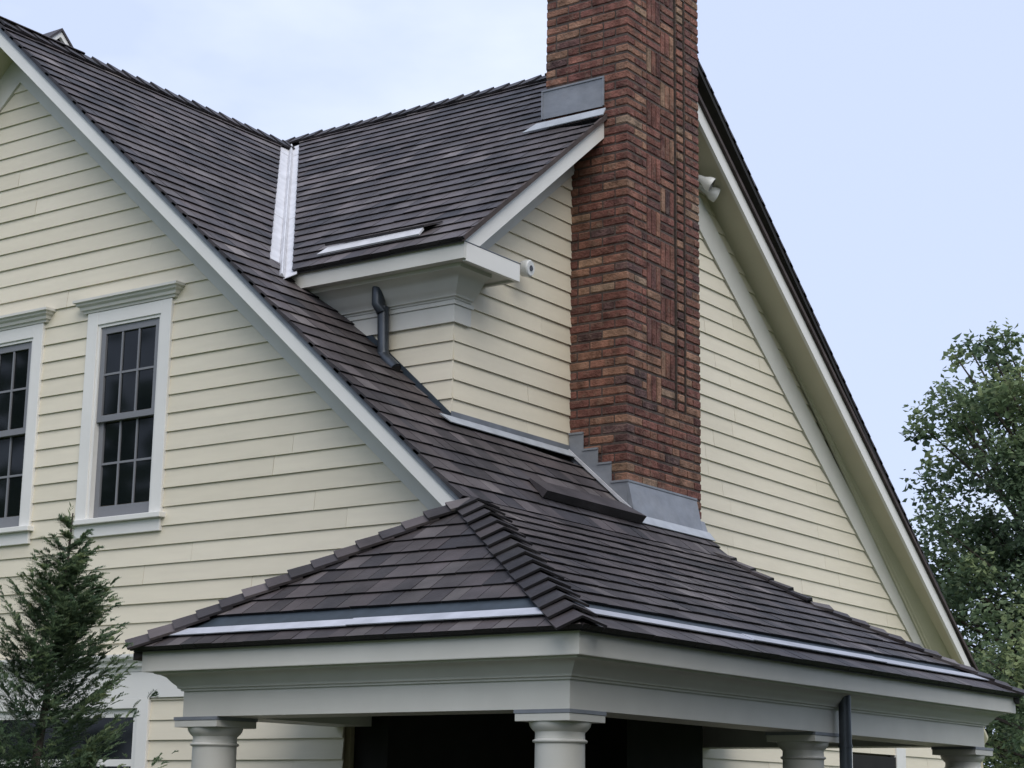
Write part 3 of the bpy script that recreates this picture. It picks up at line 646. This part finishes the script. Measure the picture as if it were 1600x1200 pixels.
# ------------------------------------------------------------------ chimney
H = 0.0677; ZC0 = 2.193; GR = 0.0135
core = MB(); dd = 0.007
core.box(XCB + dd, XC - 0.08, YC + dd, YC2 - dd, 0.8, 7.1)
for a, b, dep in ((YC + dd, 11.455, dd), (11.455, 11.494, 0.075), (11.494, 11.582, dd), (11.582, 11.620, 0.075), (11.620, YC2 - dd, dd)):
    zlo, zhi = (2.74, 5.99) if dep > 0.02 else (0.8, 7.1)
    core.box(XC - 0.0805, XC - dep, a, b, zlo, zhi)
    if dep > 0.02: core.box(XC - 0.0805, XC - dd, a, b, 0.8, zlo); core.box(XC - 0.0805, XC - dd, a, b, zhi, 7.1)
chimney = core.build('chimney', 'mortar', house)
BR = []
br = random.Random(23)
def brick(x0, x1, y0, y1, z0, z1, fx=True, fy=True):
    """one brick: faces on +X (fx) and/or -Y (fy) sit slightly proud or shy, arrises broken"""
    j = lambda a: br.uniform(-a, a)
    g2 = GR / 2
    x1 += j(0.002); y0 += j(0.002) if fy else 0
    X0, X1, Y0, Y1, Z0, Z1 = x0 + (g2 if fy else 0), x1 if fx else x1 - g2, y0 if fy else y0 + g2, y1 - (g2 if fx else 0), z0 + g2, z1 - g2
    if fy and not fx: X0 = x0 + g2; X1 = x1 - g2
    if fx and not fy: Y0 = y0 + g2; Y1 = y1 - g2
    Z0 += j(0.002); Z1 += j(0.002)
    ch = 0.0065
    def ringz(z, ins):
        return [Vector((X0, Y0 + ins + j(.0012), z + j(.0015))), Vector((X1 - ins + j(.0012), Y0 + ins + j(.0012), z + j(.0015))), Vector((X1 - ins + j(.0012), Y1, z + j(.0015))), Vector((X0, Y1, z + j(.0015)))]
    r0, r1, r2, r3 = ringz(Z0, ch), ringz(Z0 + ch, 0), ringz(Z1 - ch, 0), ringz(Z1, ch)
    vs = r0 + r1 + r2 + r3
    fs = [(3, 2, 1, 0), (12, 13, 14, 15)] + [(4 * a + k, 4 * a + (k + 1) % 4, 4 * a + 4 + (k + 1) % 4, 4 * a + 4 + k) for a in range(3) for k in range(4)]
    v = br.random()
    t = br.uniform(0.05, 0.2) if v < 0.09 else br.uniform(0.2, 0.5) if v < 0.70 else br.uniform(0.48, 0.7) if v < 0.95 else br.uniform(0.7, 0.9)
    m = MB(); m.add(vs, fs, (t, 0.25 + 0.5 * br.random(), 0)); BR.append(m)
k0 = -14; k1 = int((7.05 - ZC0) / H)
PK0 = 9; PKN = 48                                       # panel: first course and number of courses
HDR, STR = 0.1024, 0.2048
for k in range(k0, k1):
    z0 = ZC0 + k * H; z1 = z0 + H; panel = PK0 <= k < PK0 + PKN
    odd = k % 2
    # corner brick shared by both faces
    cx, cy = (STR, HDR) if odd else (HDR, STR)
    brick(XC - cx, XC, YC, YC + cy, z0, z1)
    # face towards -Y
    x = XC - cx
    while x > XCB + 0.03:
        w = min(STR, x - XCB)
        if x - w - XCB < 0.05: w = x - XCB
        if br.random() < 0.12 and w > 0.15: w *= 0.5
        brick(x - w, x, YC, YC + 0.10, z0, z1, fx=False); x -= w
    # face towards +X
    y = YC + cy; end = 11.068 if panel else YC2
    while y < end - 0.02:
        w = min(STR, end - y)
        if end - y - w < 0.05: w = end - y
        if br.random() < 0.12 and w > 0.15: w *= 0.5
        brick(XC - 0.1, XC, y, y + w, z0, z1, fy=False); y += w
    if panel:
        brick(XC - 0.1, XC + 0.004, 11.492, 11.584, z0, z1, fy=False)
        if odd: brick(XC - 0.1, XC, 11.620, YC2, z0, z1, fy=False)
        else:
            c = 11.722 + br.uniform(-0.02, 0.02)
            brick(XC - 0.1, XC, 11.620, c, z0, z1, fy=False); brick(XC - 0.1, XC, c, YC2, z0, z1, fy=False)
cw2 = (11.455 - 11.068) / 2
for row in range(PKN // 3):
    zb = ZC0 + (PK0 + row * 3) * H
    for cidx in range(2):
        ya = 11.068 + cidx * cw2
        if (row + cidx) % 2:
            for q in range(3): brick(XC - 0.1, XC, ya, ya + cw2, zb + q * H, zb + (q + 1) * H, fy=False)
        else:
            for q in range(3): brick(XC - 0.1, XC, ya + q * cw2 / 3, ya + (q + 1) * cw2 / 3, zb, zb + 3 * H, fy=False)
def bz(m): return sum(p[2] for p in m.v) / len(m.v)
vis = sorted(BR, key=lambda m: 0 if 1.95 < bz(m) < 5.0 else abs(bz(m) - 3.5))
vis = sorted(BR, key=lambda m: abs(bz(m) - 3.6) if bz(m) > 2.1 else 99)
rest = MB()
for i, m in enumerate(vis):
    if i < 300: m.build('brick', 'brick', chimney)
    else: rest.add(m.v, m.f, m.c[0])
rest.build('brickwork', 'brick', chimney, kind='stuff')
MB().box(XCB - 0.05, XC + 0.05, YC - 0.05, YC2 + 0.05, 7.1, 7.2).build('chimney_cap', 'lead', chimney)

# lead flashings of the chimney
xf = XC + 0.016
xb_ = -6.605; zb_ = zA(xb_) + 0.034
m = MB(); m.hexa([(xf, YC - 0.012, 2.192), (xf, 11.725, 2.190), (xb_, 11.715, zb_), (xb_, YC - 0.012, zb_)], [(xf - 0.006, YC - 0.012, 2.192), (xf - 0.006, 11.725, 2.190), (xb_ - 0.006, 11.715, zb_ - 0.006), (xb_ - 0.006, YC - 0.012, zb_ - 0.006)])
m.prism([(xf - 0.001, YC - 0.011, 2.190), (xb_ - 0.002, YC - 0.011, zb_), (xf - 0.001, YC - 0.011, zb_ - 0.06)], (0, 0.004, 0))
m.prism([(xf - 0.001, 11.835, 2.04), (xb_ - 0.002, 11.789, zb_), (xf - 0.001, 11.835, zb_ - 0.06)], (0, -0.004, 0))
m.hexa([(xf, 11.7255, 2.05), (xf, 11.836, 2.045), (xb_, 11.79, zb_), (xb_, 11.7155, zb_)], [(xf - 0.006, 11.7255, 2.05), (xf - 0.006, 11.836, 2.045), (xb_ - 0.006, 11.79, zb_ - 0.006), (xb_ - 0.006, 11.7155, zb_ - 0.006)])
m.build('apron_flashing', 'lead', chimney)
MB().box(xf - 0.012, xf + 0.006, YC - 0.016, 11.725, 2.186, 2.200).build('flashing_lip', 'lead', chimney)
# stepped flashing on the -Y side
yl = YC - 0.018; xs = XC + 0.015; xa = XR + 0.02
steps = [(XC + 0.016, 2.192), (-6.79, 2.192), (-6.79, 2.192 + 2.0 * H), (-6.90, 2.192 + 2.0 * H), (-6.90, 2.192 + 3.6 * H), (-7.02, 2.192 + 3.6 * H), (-7.02, 2.192 + 5.4 * H), (xa, 2.192 + 5.4 * H)]
m = MB(); poly = [(xa, yl, zA(xa) - 0.02), (XC + 0.016, yl, zA(XC) - 0.09)] + [(x, yl, z) for x, z in steps]
m.prism(poly, (0, 0.008, 0)); m.build('step_flashing', 'lead', chimney)
for a, b in zip(steps[0::2], steps[1::2]):
    MB().box(b[0] - 0.001, a[0], yl - 0.007, yl + 0.010, a[1] - 0.006, a[1] + 0.008).build('flashing_lip', 'lead', chimney)
m = MB(); q = lambda x, dy, d: (x, YC - 0.022 - dy, zA(x) + d)
m.hexa([q(xa, 0.0, 0.03), q(XC + 0.06, 0, 0.035), q(XC + 0.06, 0.014, 0.035), q(xa, 0.014, 0.03)], [q(xa, 0.0, 0.058), q(XC + 0.06, 0, 0.062), q(XC + 0.06, 0.014, 0.062), q(xa, 0.014, 0.058)]); m.build('flashing_edge', 'zinc', chimney)
# apron lying on the roof in front
s0_, s1_ = (xb_ - 0.01 - XRD) * LA, (-6.545 - XRD) * LA
m = MB(); m.hexa([fA(10.72, s1_, 0.028), fA(11.76, s1_, 0.028), fA(11.79, s0_, 0.034), fA(10.74, s0_, 0.034)], [fA(10.72, s1_, 0.022), fA(11.76, s1_, 0.022), fA(11.79, s0_, 0.024), fA(10.74, s0_, 0.024)]); m.build('apron_flange', 'flash', chimney)
# upper flashing panel above the short rake
yl = YC - 0.016; zt0, zt1 = 5.10, 4.895
m = MB(); poly = [(-7.395, yl, 4.93), (-6.868, yl, 4.925), (-6.868, yl, 5.145), (-7.395, yl, 5.145)]
m.prism(poly, (0, 0.006, 0)); pan = m.build('side_flashing', 'lead', chimney)
MB().box(-7.40, -6.862, yl - 0.007, yl + 0.006, 5.139, 5.152).build('flashing_lip', 'lead', pan)
MB().box(-7.402, -7.39, yl - 0.006, yl + 0.006, 4.93, 5.138).build('flashing_lip', 'lead', pan)
MB().box(-6.874, -6.862, yl - 0.006, yl + 0.006, 4.93, 5.138).build('flashing_lip', 'lead', pan)
sU = (YBR - (YC - 0.015)) * LB
m = MB(); m.hexa([fB(-7.54, sU + 0.035, 0.035), fB(-6.84, sU + 0.035, 0.035), fB(-6.84, sU - 0.03, 0.06), fB(-7.44, sU - 0.03, 0.06)], [fB(-7.54, sU + 0.035, 0.028), fB(-6.84, sU + 0.035, 0.028), fB(-6.84, sU - 0.03, 0.05), fB(-7.44, sU - 0.03, 0.05)]); m.build('side_flange', 'flash', chimney)

# ------------------------------------------------------------------ porch: fascia, soffit, crown, beam, columns, ceiling
XFs, YFs, XFl, YFf = XE - 0.05, YE + 0.05, XL0 + 0.06, YF - 0.02
pf = MB(); pf.sweep([(XFl, YW - 0.03), (XFl, YFs), (XFs, YFs), (XFs, YFf), (XR, YFf)], [(0, 0.713), (0, 0.829), (-0.025, 0.829), (-0.025, 0.713)])
XBm, YBm, XBl, YBf = -4.984, 7.554, -7.517, 12.756
beam_path = [(XBl, YW - 0.02), (XBl, YBm), (XBm, YBm), (XBm, YBf), (XR, YBf)]
bm_ = MB(); bm_.sweep(beam_path, [(0, 0.474), (0, 0.7145), (-0.29, 0.7145), (-0.29, 0.474)])
beam = bm_.build('porch_beam', 'trim', house)
pf.build('porch_fascia', 'trim', beam)
MB().sweep(beam_path, [(0.151, 0.716), (0.151, 0.724), (-0.05, 0.724), (-0.05, 0.716)]).build('porch_soffit', 'trim', beam)
pc = [(0, 0.612), (0.012, 0.612), (0.014, 0.622), (0.026, 0.626), (0.030, 0.640), (0.044, 0.652), (0.058, 0.668), (0.070, 0.684), (0.092, 0.696), (0.118, 0.702), (0.122, 0.7155), (0, 0.7155)]
MB().sweep(beam_path, pc).build('porch_crown', 'trim', beam, smooth=True)
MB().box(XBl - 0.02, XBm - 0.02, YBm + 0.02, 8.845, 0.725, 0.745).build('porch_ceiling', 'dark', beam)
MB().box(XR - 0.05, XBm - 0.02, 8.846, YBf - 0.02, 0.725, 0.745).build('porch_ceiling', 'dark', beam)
def column(cx, cy):
    sh = MB(); prof = [(0.145, GZ + 0.30), (0.145, GZ + 0.36), (0.128, GZ + 0.38), (0.126, GZ + 0.45)]
    for k in range(9): prof.append((0.1265 - 0.0055 * k / 8, GZ + 0.5 + (0.315 - GZ - 0.5) * k / 8))
    prof += [(0.1215, 0.318), (0.131, 0.322), (0.134, 0.328), (0.131, 0.334), (0.1215, 0.338), (0.120, 0.362), (0.1225, 0.372), (0.128, 0.376), (0.136, 0.384), (0.146, 0.397), (0.151, 0.412), (0.151, 0.4185)]
    sh.lathe(cx, cy, prof)
    c = sh.build('column', 'trim', house, smooth=True)
    MB().box(cx - 0.158, cx + 0.158, cy - 0.158, cy + 0.158, 0.419, 0.4555).build('abacus', 'trim', c, bevel=0.002)
    MB().box(cx - 0.162, cx + 0.162, cy - 0.162, cy + 0.162, 0.456, 0.4735).build('abacus_cap', 'lead', c)
    MB().box(cx - 0.17, cx + 0.17, cy - 0.17, cy + 0.17, GZ + 0.2, GZ + 0.30).build('plinth', 'trim', c)
for cx, cy in ((-5.1425, 7.7125), (-7.42, 7.7125), (-5.1425, 10.30), (-5.1425, 12.75)): column(cx, cy)
MB().box(-7.6, -4.9, 7.45, 8.85, GZ, GZ + 0.2).build('porch_floor', 'deck', house)
MB().box(XR, -4.9, 8.851, 12.95, GZ, GZ + 0.2).build('porch_floor', 'deck', house)
# near-black panels and chimney breast below the porch, its deep shade painted in
MB().box(XR - 0.02, XR + 0.03, 8.86, 12.60, GZ + 0.2, 0.724).build('shade_panel', 'dark', house)
MB().box(-7.44, XR - 0.021, 8.93, 8.97, GZ + 0.2, 0.724).build('shade_panel', 'dark', house)
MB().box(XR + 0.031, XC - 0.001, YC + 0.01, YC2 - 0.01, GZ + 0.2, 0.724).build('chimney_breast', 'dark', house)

# ------------------------------------------------------------------ downspouts
d = MB(); yp = YD - 0.085
d.tube([(-7.70, yp - 0.03, 3.40), (-7.69, yp - 0.03, 3.36), (-7.688, yp - 0.03, 3.24), (-7.672, yp - 0.015, 3.185)], [0.045, 0.052, 0.052, 0.042], 16, flat=(1, 0.8))
ds = d.build('downspout', 'pipe', house, smooth=True)
MB().tube([(-7.672, yp, 3.225), (-7.660, yp, 2.93), (-7.655, yp, 2.885), (-7.640, yp, 2.862)], 0.039, 16).build('pipe', 'pipe', ds, smooth=True)
e = MB(); e.tube([(-7.668, yp, 2.905), (-7.64, yp - 0.005, 2.872), (-7.535, yp - 0.02, 2.785)], [0.040, 0.042, 0.042], 16, cap=False); e.tube([(-7.60, yp - 0.01, 2.839), (-7.536, yp - 0.02, 2.786)], 0.036, 16, cap=True)
e.build('elbow', 'pipe', ds, smooth=True)
MB().tube([(-7.5355, yp - 0.02, 2.7855), (-7.534, yp - 0.0203, 2.7845)], 0.0365, 16).build('outlet', 'under', ds)
d = MB(); yq, xq = 10.42, -4.925
d.tube([(xq, yq, 0.722), (xq, yq, 0.40)], 0.037, 18)
ds2 = d.build('downspout', 'pipe', house, smooth=True)
MB().tube([(xq, yq, 0.41), (xq, yq, -0.3), (xq, yq, GZ + 0.25)], 0.0375, 18).build('pipe', 'pipe', ds2, smooth=True)
MB().tube([(xq, yq, 0.408), (xq, yq, 0.392)], 0.042, 18).build('pipe_collar', 'pipe', ds2, smooth=True)

# ------------------------------------------------------------------ rear gable peeping over the ridge
gx, gy, gz = -13.0, 11.03, 7.06
hw = 1.5; pg = 0.95
m = MB(); m.prism([(gx - 0.12, gy - hw, 4.0), (gx - 0.12, gy + hw, 4.0), (gx - 0.12, gy + hw, gz - 0.12 - pg * hw), (gx - 0.12, gy, gz - 0.10), (gx - 0.12, gy - hw, gz - 0.12 - pg * hw)], (-2.4, 0, 0))
rg = m.build('rear_gable', 'white', house)
for sg in (-1, 1):
    m = MB(); y1 = gy + sg * (hw + 0.15); z1 = gz - pg * (hw + 0.15)
    m.hexa([(gx, gy, gz), (gx, y1, z1), (gx - 2.6, y1, z1), (gx - 2.6, gy, gz)], [(gx, gy, gz - 0.028), (gx, y1, z1 - 0.028), (gx - 2.6, y1, z1 - 0.028), (gx - 2.6, gy, gz - 0.028)], (0.2, 0.4, 0)); m.build('rear_roof', 'shingle', rg)
    e = 0.001 * sg
    m = MB(); m.hexa([(gx - 0.015 + e, gy, gz - 0.03), (gx - 0.015 + e, y1, z1 - 0.03), (gx - 0.015 + e, y1, z1 - 0.085), (gx - 0.015 + e, gy, gz - 0.085)], [(gx - 0.05, gy, gz - 0.03), (gx - 0.05, y1, z1 - 0.03), (gx - 0.05, y1, z1 - 0.085), (gx - 0.05, gy, gz - 0.085)]); m.build('rear_fascia', 'white', rg)

# ------------------------------------------------------------------ flood lamps
def flood(parent, o, aim, up=0.0):
    o, aim = Vector(o), Vector(aim).normalized()
    prof = [(0.0, 0.018), (0.02, 0.026), (0.05, 0.030), (0.075, 0.040), (0.10, 0.055), (0.125, 0.060), (0.14, 0.060)]
    m = MB(); m.tube([o + aim * t for t, r in prof], [r for t, r in prof], 20); h = m.build('lamp_head', 'lamp', parent, smooth=True)
    MB().tube([o + aim * 0.1405, o + aim * 0.1425], 0.052, 20).build('lens', 'lens', h)
fl = empty('flood_light', (XR, 12.52, 4.86), 'white twin-head flood light high on the cream wall just beyond the brick chimney', 'flood light')
mm = MB(); mm.tube([(XR + 0.012, 12.52, 4.90), (XR + 0.05, 12.52, 4.90)], 0.06, 20); mm.build('mounting_plate', 'lamp', fl, smooth=True)
mm = MB(); mm.tube([(XR + 0.04, 12.50, 4.91), (XR + 0.09, 12.49, 4.92)], 0.016, 10); mm.build('arm', 'lamp', fl, smooth=True)
mm = MB(); mm.tube([(XR + 0.04, 12.56, 4.88), (XR + 0.06, 12.60, 4.87)], 0.016, 10); mm.build('arm', 'lamp', fl, smooth=True)
flood(fl, (XR + 0.085, 12.485, 4.925), (0.75, 0.45, -0.55)); flood(fl, (XR + 0.06, 12.60, 4.87), (0.55, 0.72, -0.35))
f2 = empty('flood_light', (XR, 10.1, 3.58), 'single round white flood lamp on the wall at the end of the boxed eave return', 'flood light')
mm = MB(); mm.tube([(XR + 0.012, 10.09, 3.585), (XR + 0.04, 10.09, 3.585)], 0.05, 20); mm.build('mounting_plate', 'lamp', f2, smooth=True)
mm = MB(); prof = [(0.03, 0.022), (0.06, 0.034), (0.085, 0.054), (0.12, 0.059), (0.14, 0.058), (0.148, 0.050)]
mm.tube([(XR + t, 10.09 + 0.10 * t, 3.585 - 0.08 * t) for t, r in prof], [r for t, r in prof], 24); hd = mm.build('lamp_head', 'lamp', f2, smooth=True)
MB().tube([(XR + 0.1485, 10.105, 3.573), (XR + 0.152, 10.105, 3.573)], 0.020, 16).build('lens', 'lens', hd)

# ------------------------------------------------------------------ young conifer in front of the window gable
def conifer(base, top, seed, rmax, label, nb=520, size=1.0, group=None, dens=2, fine=1.0, bias=0.8):
    r = random.Random(seed); base, top = Vector(base), Vector(top); Ht = top.z - base.z
    root = empty('conifer', tuple(base), label, 'conifer', group)
    t = MB(); t.tube([base + (top - base) * q + Vector((0.015 * math.sin(q * 9), 0.012 * math.cos(q * 7), 0)) for q in [k / 10 for k in range(11)]], [0.055 * size * (1 - q * 0.93) for q in [k / 10 for k in range(11)]], 8)
    t.build('trunk', 'bark', root, smooth=True)
    c = MB(); c.open = True
    for b in range(nb):
        q = 0.04 + 0.95 * r.random() ** bias
        o = base + (top - base) * q; dd_ = (1 - q) * Ht
        reach = rmax * (dd_ / Ht) ** 0.85 * r.uniform(0.55, 1.15) + 0.012 * size
        if dd_ < 0.30 * size and r.random() < 0.5: continue
        az = r.uniform(0, 2 * math.pi); upa = math.radians(r.uniform(30, 52))
        d = Vector((math.cos(az), math.sin(az), 0)); side = d.cross(Vector((0, 0, 1)))
        o = o - Vector((0, 0, min(0.45 * size, reach * 0.55 * math.tan(upa))))
        n_ = 5 if reach < 0.15 * size else 7
        pts = [o + d * (reach * f) + Vector((0, 0, reach * math.tan(upa) * f * (0.75 + 0.25 * f))) + side * (0.06 * reach * math.sin(f * 3 + b)) for f in [k / (n_ - 1) for k in range(n_)]]
        tn0 = 0.10 + 0.34 * r.random()
        for k in range(1, n_):
            f = k / (n_ - 1); dirn = (pts[k] - pts[k - 1]).normalized(); seg = (pts[k] - pts[k - 1])
            if f < 0.3 and r.random() < 0.5: continue
            for sgn in ((-1, 1) * dens + (0,)) if k < n_ - 1 else (-1, 1, 0, 0):
                p = pts[k] - seg * r.random()
                sp = (dirn * r.uniform(0.7, 1.1) + side * sgn * r.uniform(0.4, 0.9) + Vector((0, 0, r.uniform(-0.35, 0.25)))).normalized()
                ln = size * r.uniform(0.06, 0.15) * (1.15 - 0.55 * f) * (0.55 + 0.45 * min(1, dd_ / 0.6)); nl = 8
                sw = sp.cross(Vector((r.uniform(-.4, .4), r.uniform(-.4, .4), 1))).normalized()
                tn = min(1, tn0 + 0.30 * f * r.random() + (0.30 if (f > 0.75 and r.random() < 0.35) else 0) + 0.18 * max(0, 1 - dd_ / 0.7))
                for u in range(nl):
                    g_ = (u + 0.5) / nl; bp = p + sp * (ln * g_) - Vector((0, 0, 0.02 * size * g_ * g_))
                    for s2 in (-1, 1):
                        ld = (sp * 0.9 + sw * s2 * r.uniform(0.3, 0.75) + Vector((0, 0, r.uniform(-0.2, 0.2)))).normalized()
                        ll = fine * size * r.uniform(0.025, 0.05) * (1.15 - 0.5 * g_); ws = ld.cross(Vector((0.3, 0.2, 1))).normalized() * (ll * 0.15)
                        c.add([bp, bp + ld * ll * 0.45 + ws, bp + ld * ll, bp + ld * ll * 0.45 - ws], [(0, 1, 2, 3)], (tn, r.random(), 0))
    leader = base + (top - base) * 0.94
    for k in range(26):
        f = r.random(); p = leader.lerp(top + Vector((0, 0, 0.03)), f); az = r.uniform(0, 6.28); ld = Vector((math.cos(az), math.sin(az), r.uniform(0.8, 1.8))).normalized()
        ll = size * r.uniform(0.02, 0.05); ws = ld.cross(Vector((0.3, 0.2, 1))).normalized() * (ll * 0.14)
        c.add([p, p + ld * ll * 0.45 + ws, p + ld * ll, p + ld * ll * 0.45 - ws], [(0, 1, 2, 3)], (0.8, r.random(), 0))
    c.build('crown', 'conifer', root)
    return root
conifer((-7.62, 6.46, GZ), (-7.47, 6.62, 1.47), 41, 1.20, 'young feathery green conifer standing before the windowed gable wall', nb=560, dens=3, fine=0.64, bias=0.9)
conifer((-7.28, 6.62, GZ), (-7.28, 6.66, 0.28), 42, 0.50, 'low conifer tip beside the left porch column, mostly below the picture edge', nb=220, dens=3, fine=0.64)

# unseen evergreen screen added right of the picture to shade the porch corner
for i, (cx, cy, cz, w_) in enumerate(((0.25, 5.6, 9.2, 'nearest the camera'), (-0.75, 7.7, 10.4, 'in the middle'), (-0.95, 9.6, 9.0, 'farthest along the porch'))):
    conifer((cx, cy, GZ), (cx, cy, cz), 70 + i, 1.62, 'tall dark conifer of the unseen screen added beside the porch, ' + w_, nb=460, size=3.4, group='added conifer screen')

# ------------------------------------------------------------------ broadleaf trees beyond the house
def broadleaf(base, top_z, clumps, label, seed, leaf=0.085, per=85, trunk_r=0.28, tint=0.0):
    r = random.Random(seed); base = Vector(base)
    root = empty('broadleaf_tree', tuple(base), label, 'tree', 'trees beyond the house')
    t = MB(); ph = top_z - base.z
    axis = [base + Vector((0.35 * math.sin(q * 3), 0.3 * math.sin(q * 2 + 1) - 0.25, ph * 0.86 * q)) for q in [k / 8 for k in range(9)]]
    t.tube(axis, [trunk_r * (1 - 0.9 * k / 8) for k in range(9)], 9); t.build('trunk', 'bark', root, smooth=True)
    lm_, c = MB(), MB(); c.open = True
    for i, (p, rad) in enumerate(clumps):
        p = Vector(p)
        q = max(0.15, min(0.9, (p.z - base.z) / ph * 0.72)); k = q * 8; a = axis[int(k)].lerp(axis[min(8, int(k) + 1)], k - int(k))
        if i % 2 == 0:
            mid = a.lerp(p, 0.5) + Vector((r.uniform(-.2, .2), r.uniform(-.2, .2), r.uniform(0.0, 0.4)))
            lm_.tube([a, mid, p], [0.055, 0.032, 0.010], 5)
        t0 = r.uniform(0.05, 0.8) + tint; lk = r.uniform(0.75, 1.25)
        for _ in range(int(per * rad * rad / 0.2)):
            v = Vector((r.gauss(0, 1), r.gauss(0, 1), r.gauss(0, 0.8))); v = v.normalized() * rad * (r.random() ** 0.45)
            bp = p + v + Vector((0, 0, -0.12 * r.random()))
            d = Vector((r.uniform(-1, 1), r.uniform(-1, 1), r.uniform(-0.9, 0.35))).normalized(); s_ = d.cross(Vector((r.uniform(-1, 1), r.uniform(-1, 1), 1.2))).normalized()
            l = leaf * lk * r.uniform(0.6, 1.4); n_ = d.cross(s_) * l * 0.12
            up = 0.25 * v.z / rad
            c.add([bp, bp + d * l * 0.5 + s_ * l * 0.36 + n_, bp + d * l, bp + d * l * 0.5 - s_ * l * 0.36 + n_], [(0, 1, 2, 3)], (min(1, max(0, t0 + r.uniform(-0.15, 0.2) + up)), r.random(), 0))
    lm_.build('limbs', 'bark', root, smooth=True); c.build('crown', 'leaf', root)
def ellips(center, ax, n, rad, seed, keep=None):
    r = random.Random(seed); out = []; center = Vector(center)
    while len(out) < n:
        v = Vector((r.uniform(-1, 1), r.uniform(-1, 1), r.uniform(-1, 1)))
        if v.length > 1 or v.length < 0.25: continue
        p = center + Vector((v.x * ax[0], v.y * ax[1], v.z * ax[2]))
        if keep and not keep(p): continue
        if any((p - o).length < rad[0] * 0.75 for o, _ in out[-60:]): continue
        out.append((p, r.uniform(*rad)))
    return out
# directions: right in the picture is (0.82, 0.57)
ur = Vector((0.818, 0.575, 0))
B1 = Vector((-10.2, 28.2, GZ)) + ur * 0.45
cl = ellips(B1 + ur * 0.4 + Vector((0, 0, 7.0)), (2.5, 2.4, 2.3), 125, (0.28, 0.5), 51)
cl += ellips(B1 + ur * -0.95 + Vector((0, 0, 8.8)), (0.7, 0.8, 0.78), 16, (0.2, 0.34), 52)
cl += ellips(B1 + ur * -1.7 + Vector((0, 0, 7.95)), (0.65, 0.6, 0.45), 9, (0.18, 0.3), 55)
cl += ellips(B1 + ur * -0.5 + Vector((0, 0, 4.2)), (3.0, 2.6, 2.5), 190, (0.3, 0.55), 53)
broadleaf(B1, 8.2, cl, 'tall dark green broadleaf tree with open crown beyond the long roof slope', 61, leaf=0.10, per=225)
B2 = Vector((-8.7, 23.6, GZ)) + ur * 0.8
cl = ellips(B2 + Vector((0, 0, 3.0)), (2.0, 1.7, 1.8), 110, (0.26, 0.46), 54)
broadleaf(B2, 4.6, cl, 'lower yellow green broadleaf tree beside the porch end', 62, leaf=0.078, per=230, tint=0.25, trunk_r=0.16)

# wooded edge of the plot behind and beside the camera (reflected in the panes, shades the low sky)
r = random.Random(88); tl = MB(); tl.open = True
for k in range(620):
    az = math.radians(r.uniform(8, 284)); R_ = r.uniform(27, 36); hmax = 8.5 + 3.0 * math.sin(az * 7 + 1) + 1.5 * math.sin(az * 17)
    p = Vector((R_ * math.sin(az), R_ * math.cos(az), GZ + hmax * r.random() ** 0.7)); t0 = r.uniform(0.0, 0.6)
    for _ in range(34):
        v = Vector((r.gauss(0, 0.9), r.gauss(0, 0.9), r.gauss(0, 0.7))); d = Vector((r.uniform(-1, 1), r.uniform(-1, 1), r.uniform(-1, 1))).normalized()
        s_ = d.cross(Vector((r.uniform(-1, 1), r.uniform(-1, 1), 1.1))).normalized(); l = r.uniform(0.5, 0.95); b_ = p + v
        tl.add([b_, b_ + d * l * 0.5 + s_ * l * 0.4, b_ + d * l, b_ + d * l * 0.5 - s_ * l * 0.4], [(0, 1, 2, 3)], (min(1, t0 + 0.2 * r.random()), r.random(), 0))
wood = tl.build('treeline', 'leaf'); wood['kind'] = 'stuff'; wood['label'] = 'wooded edge of the garden around the house'
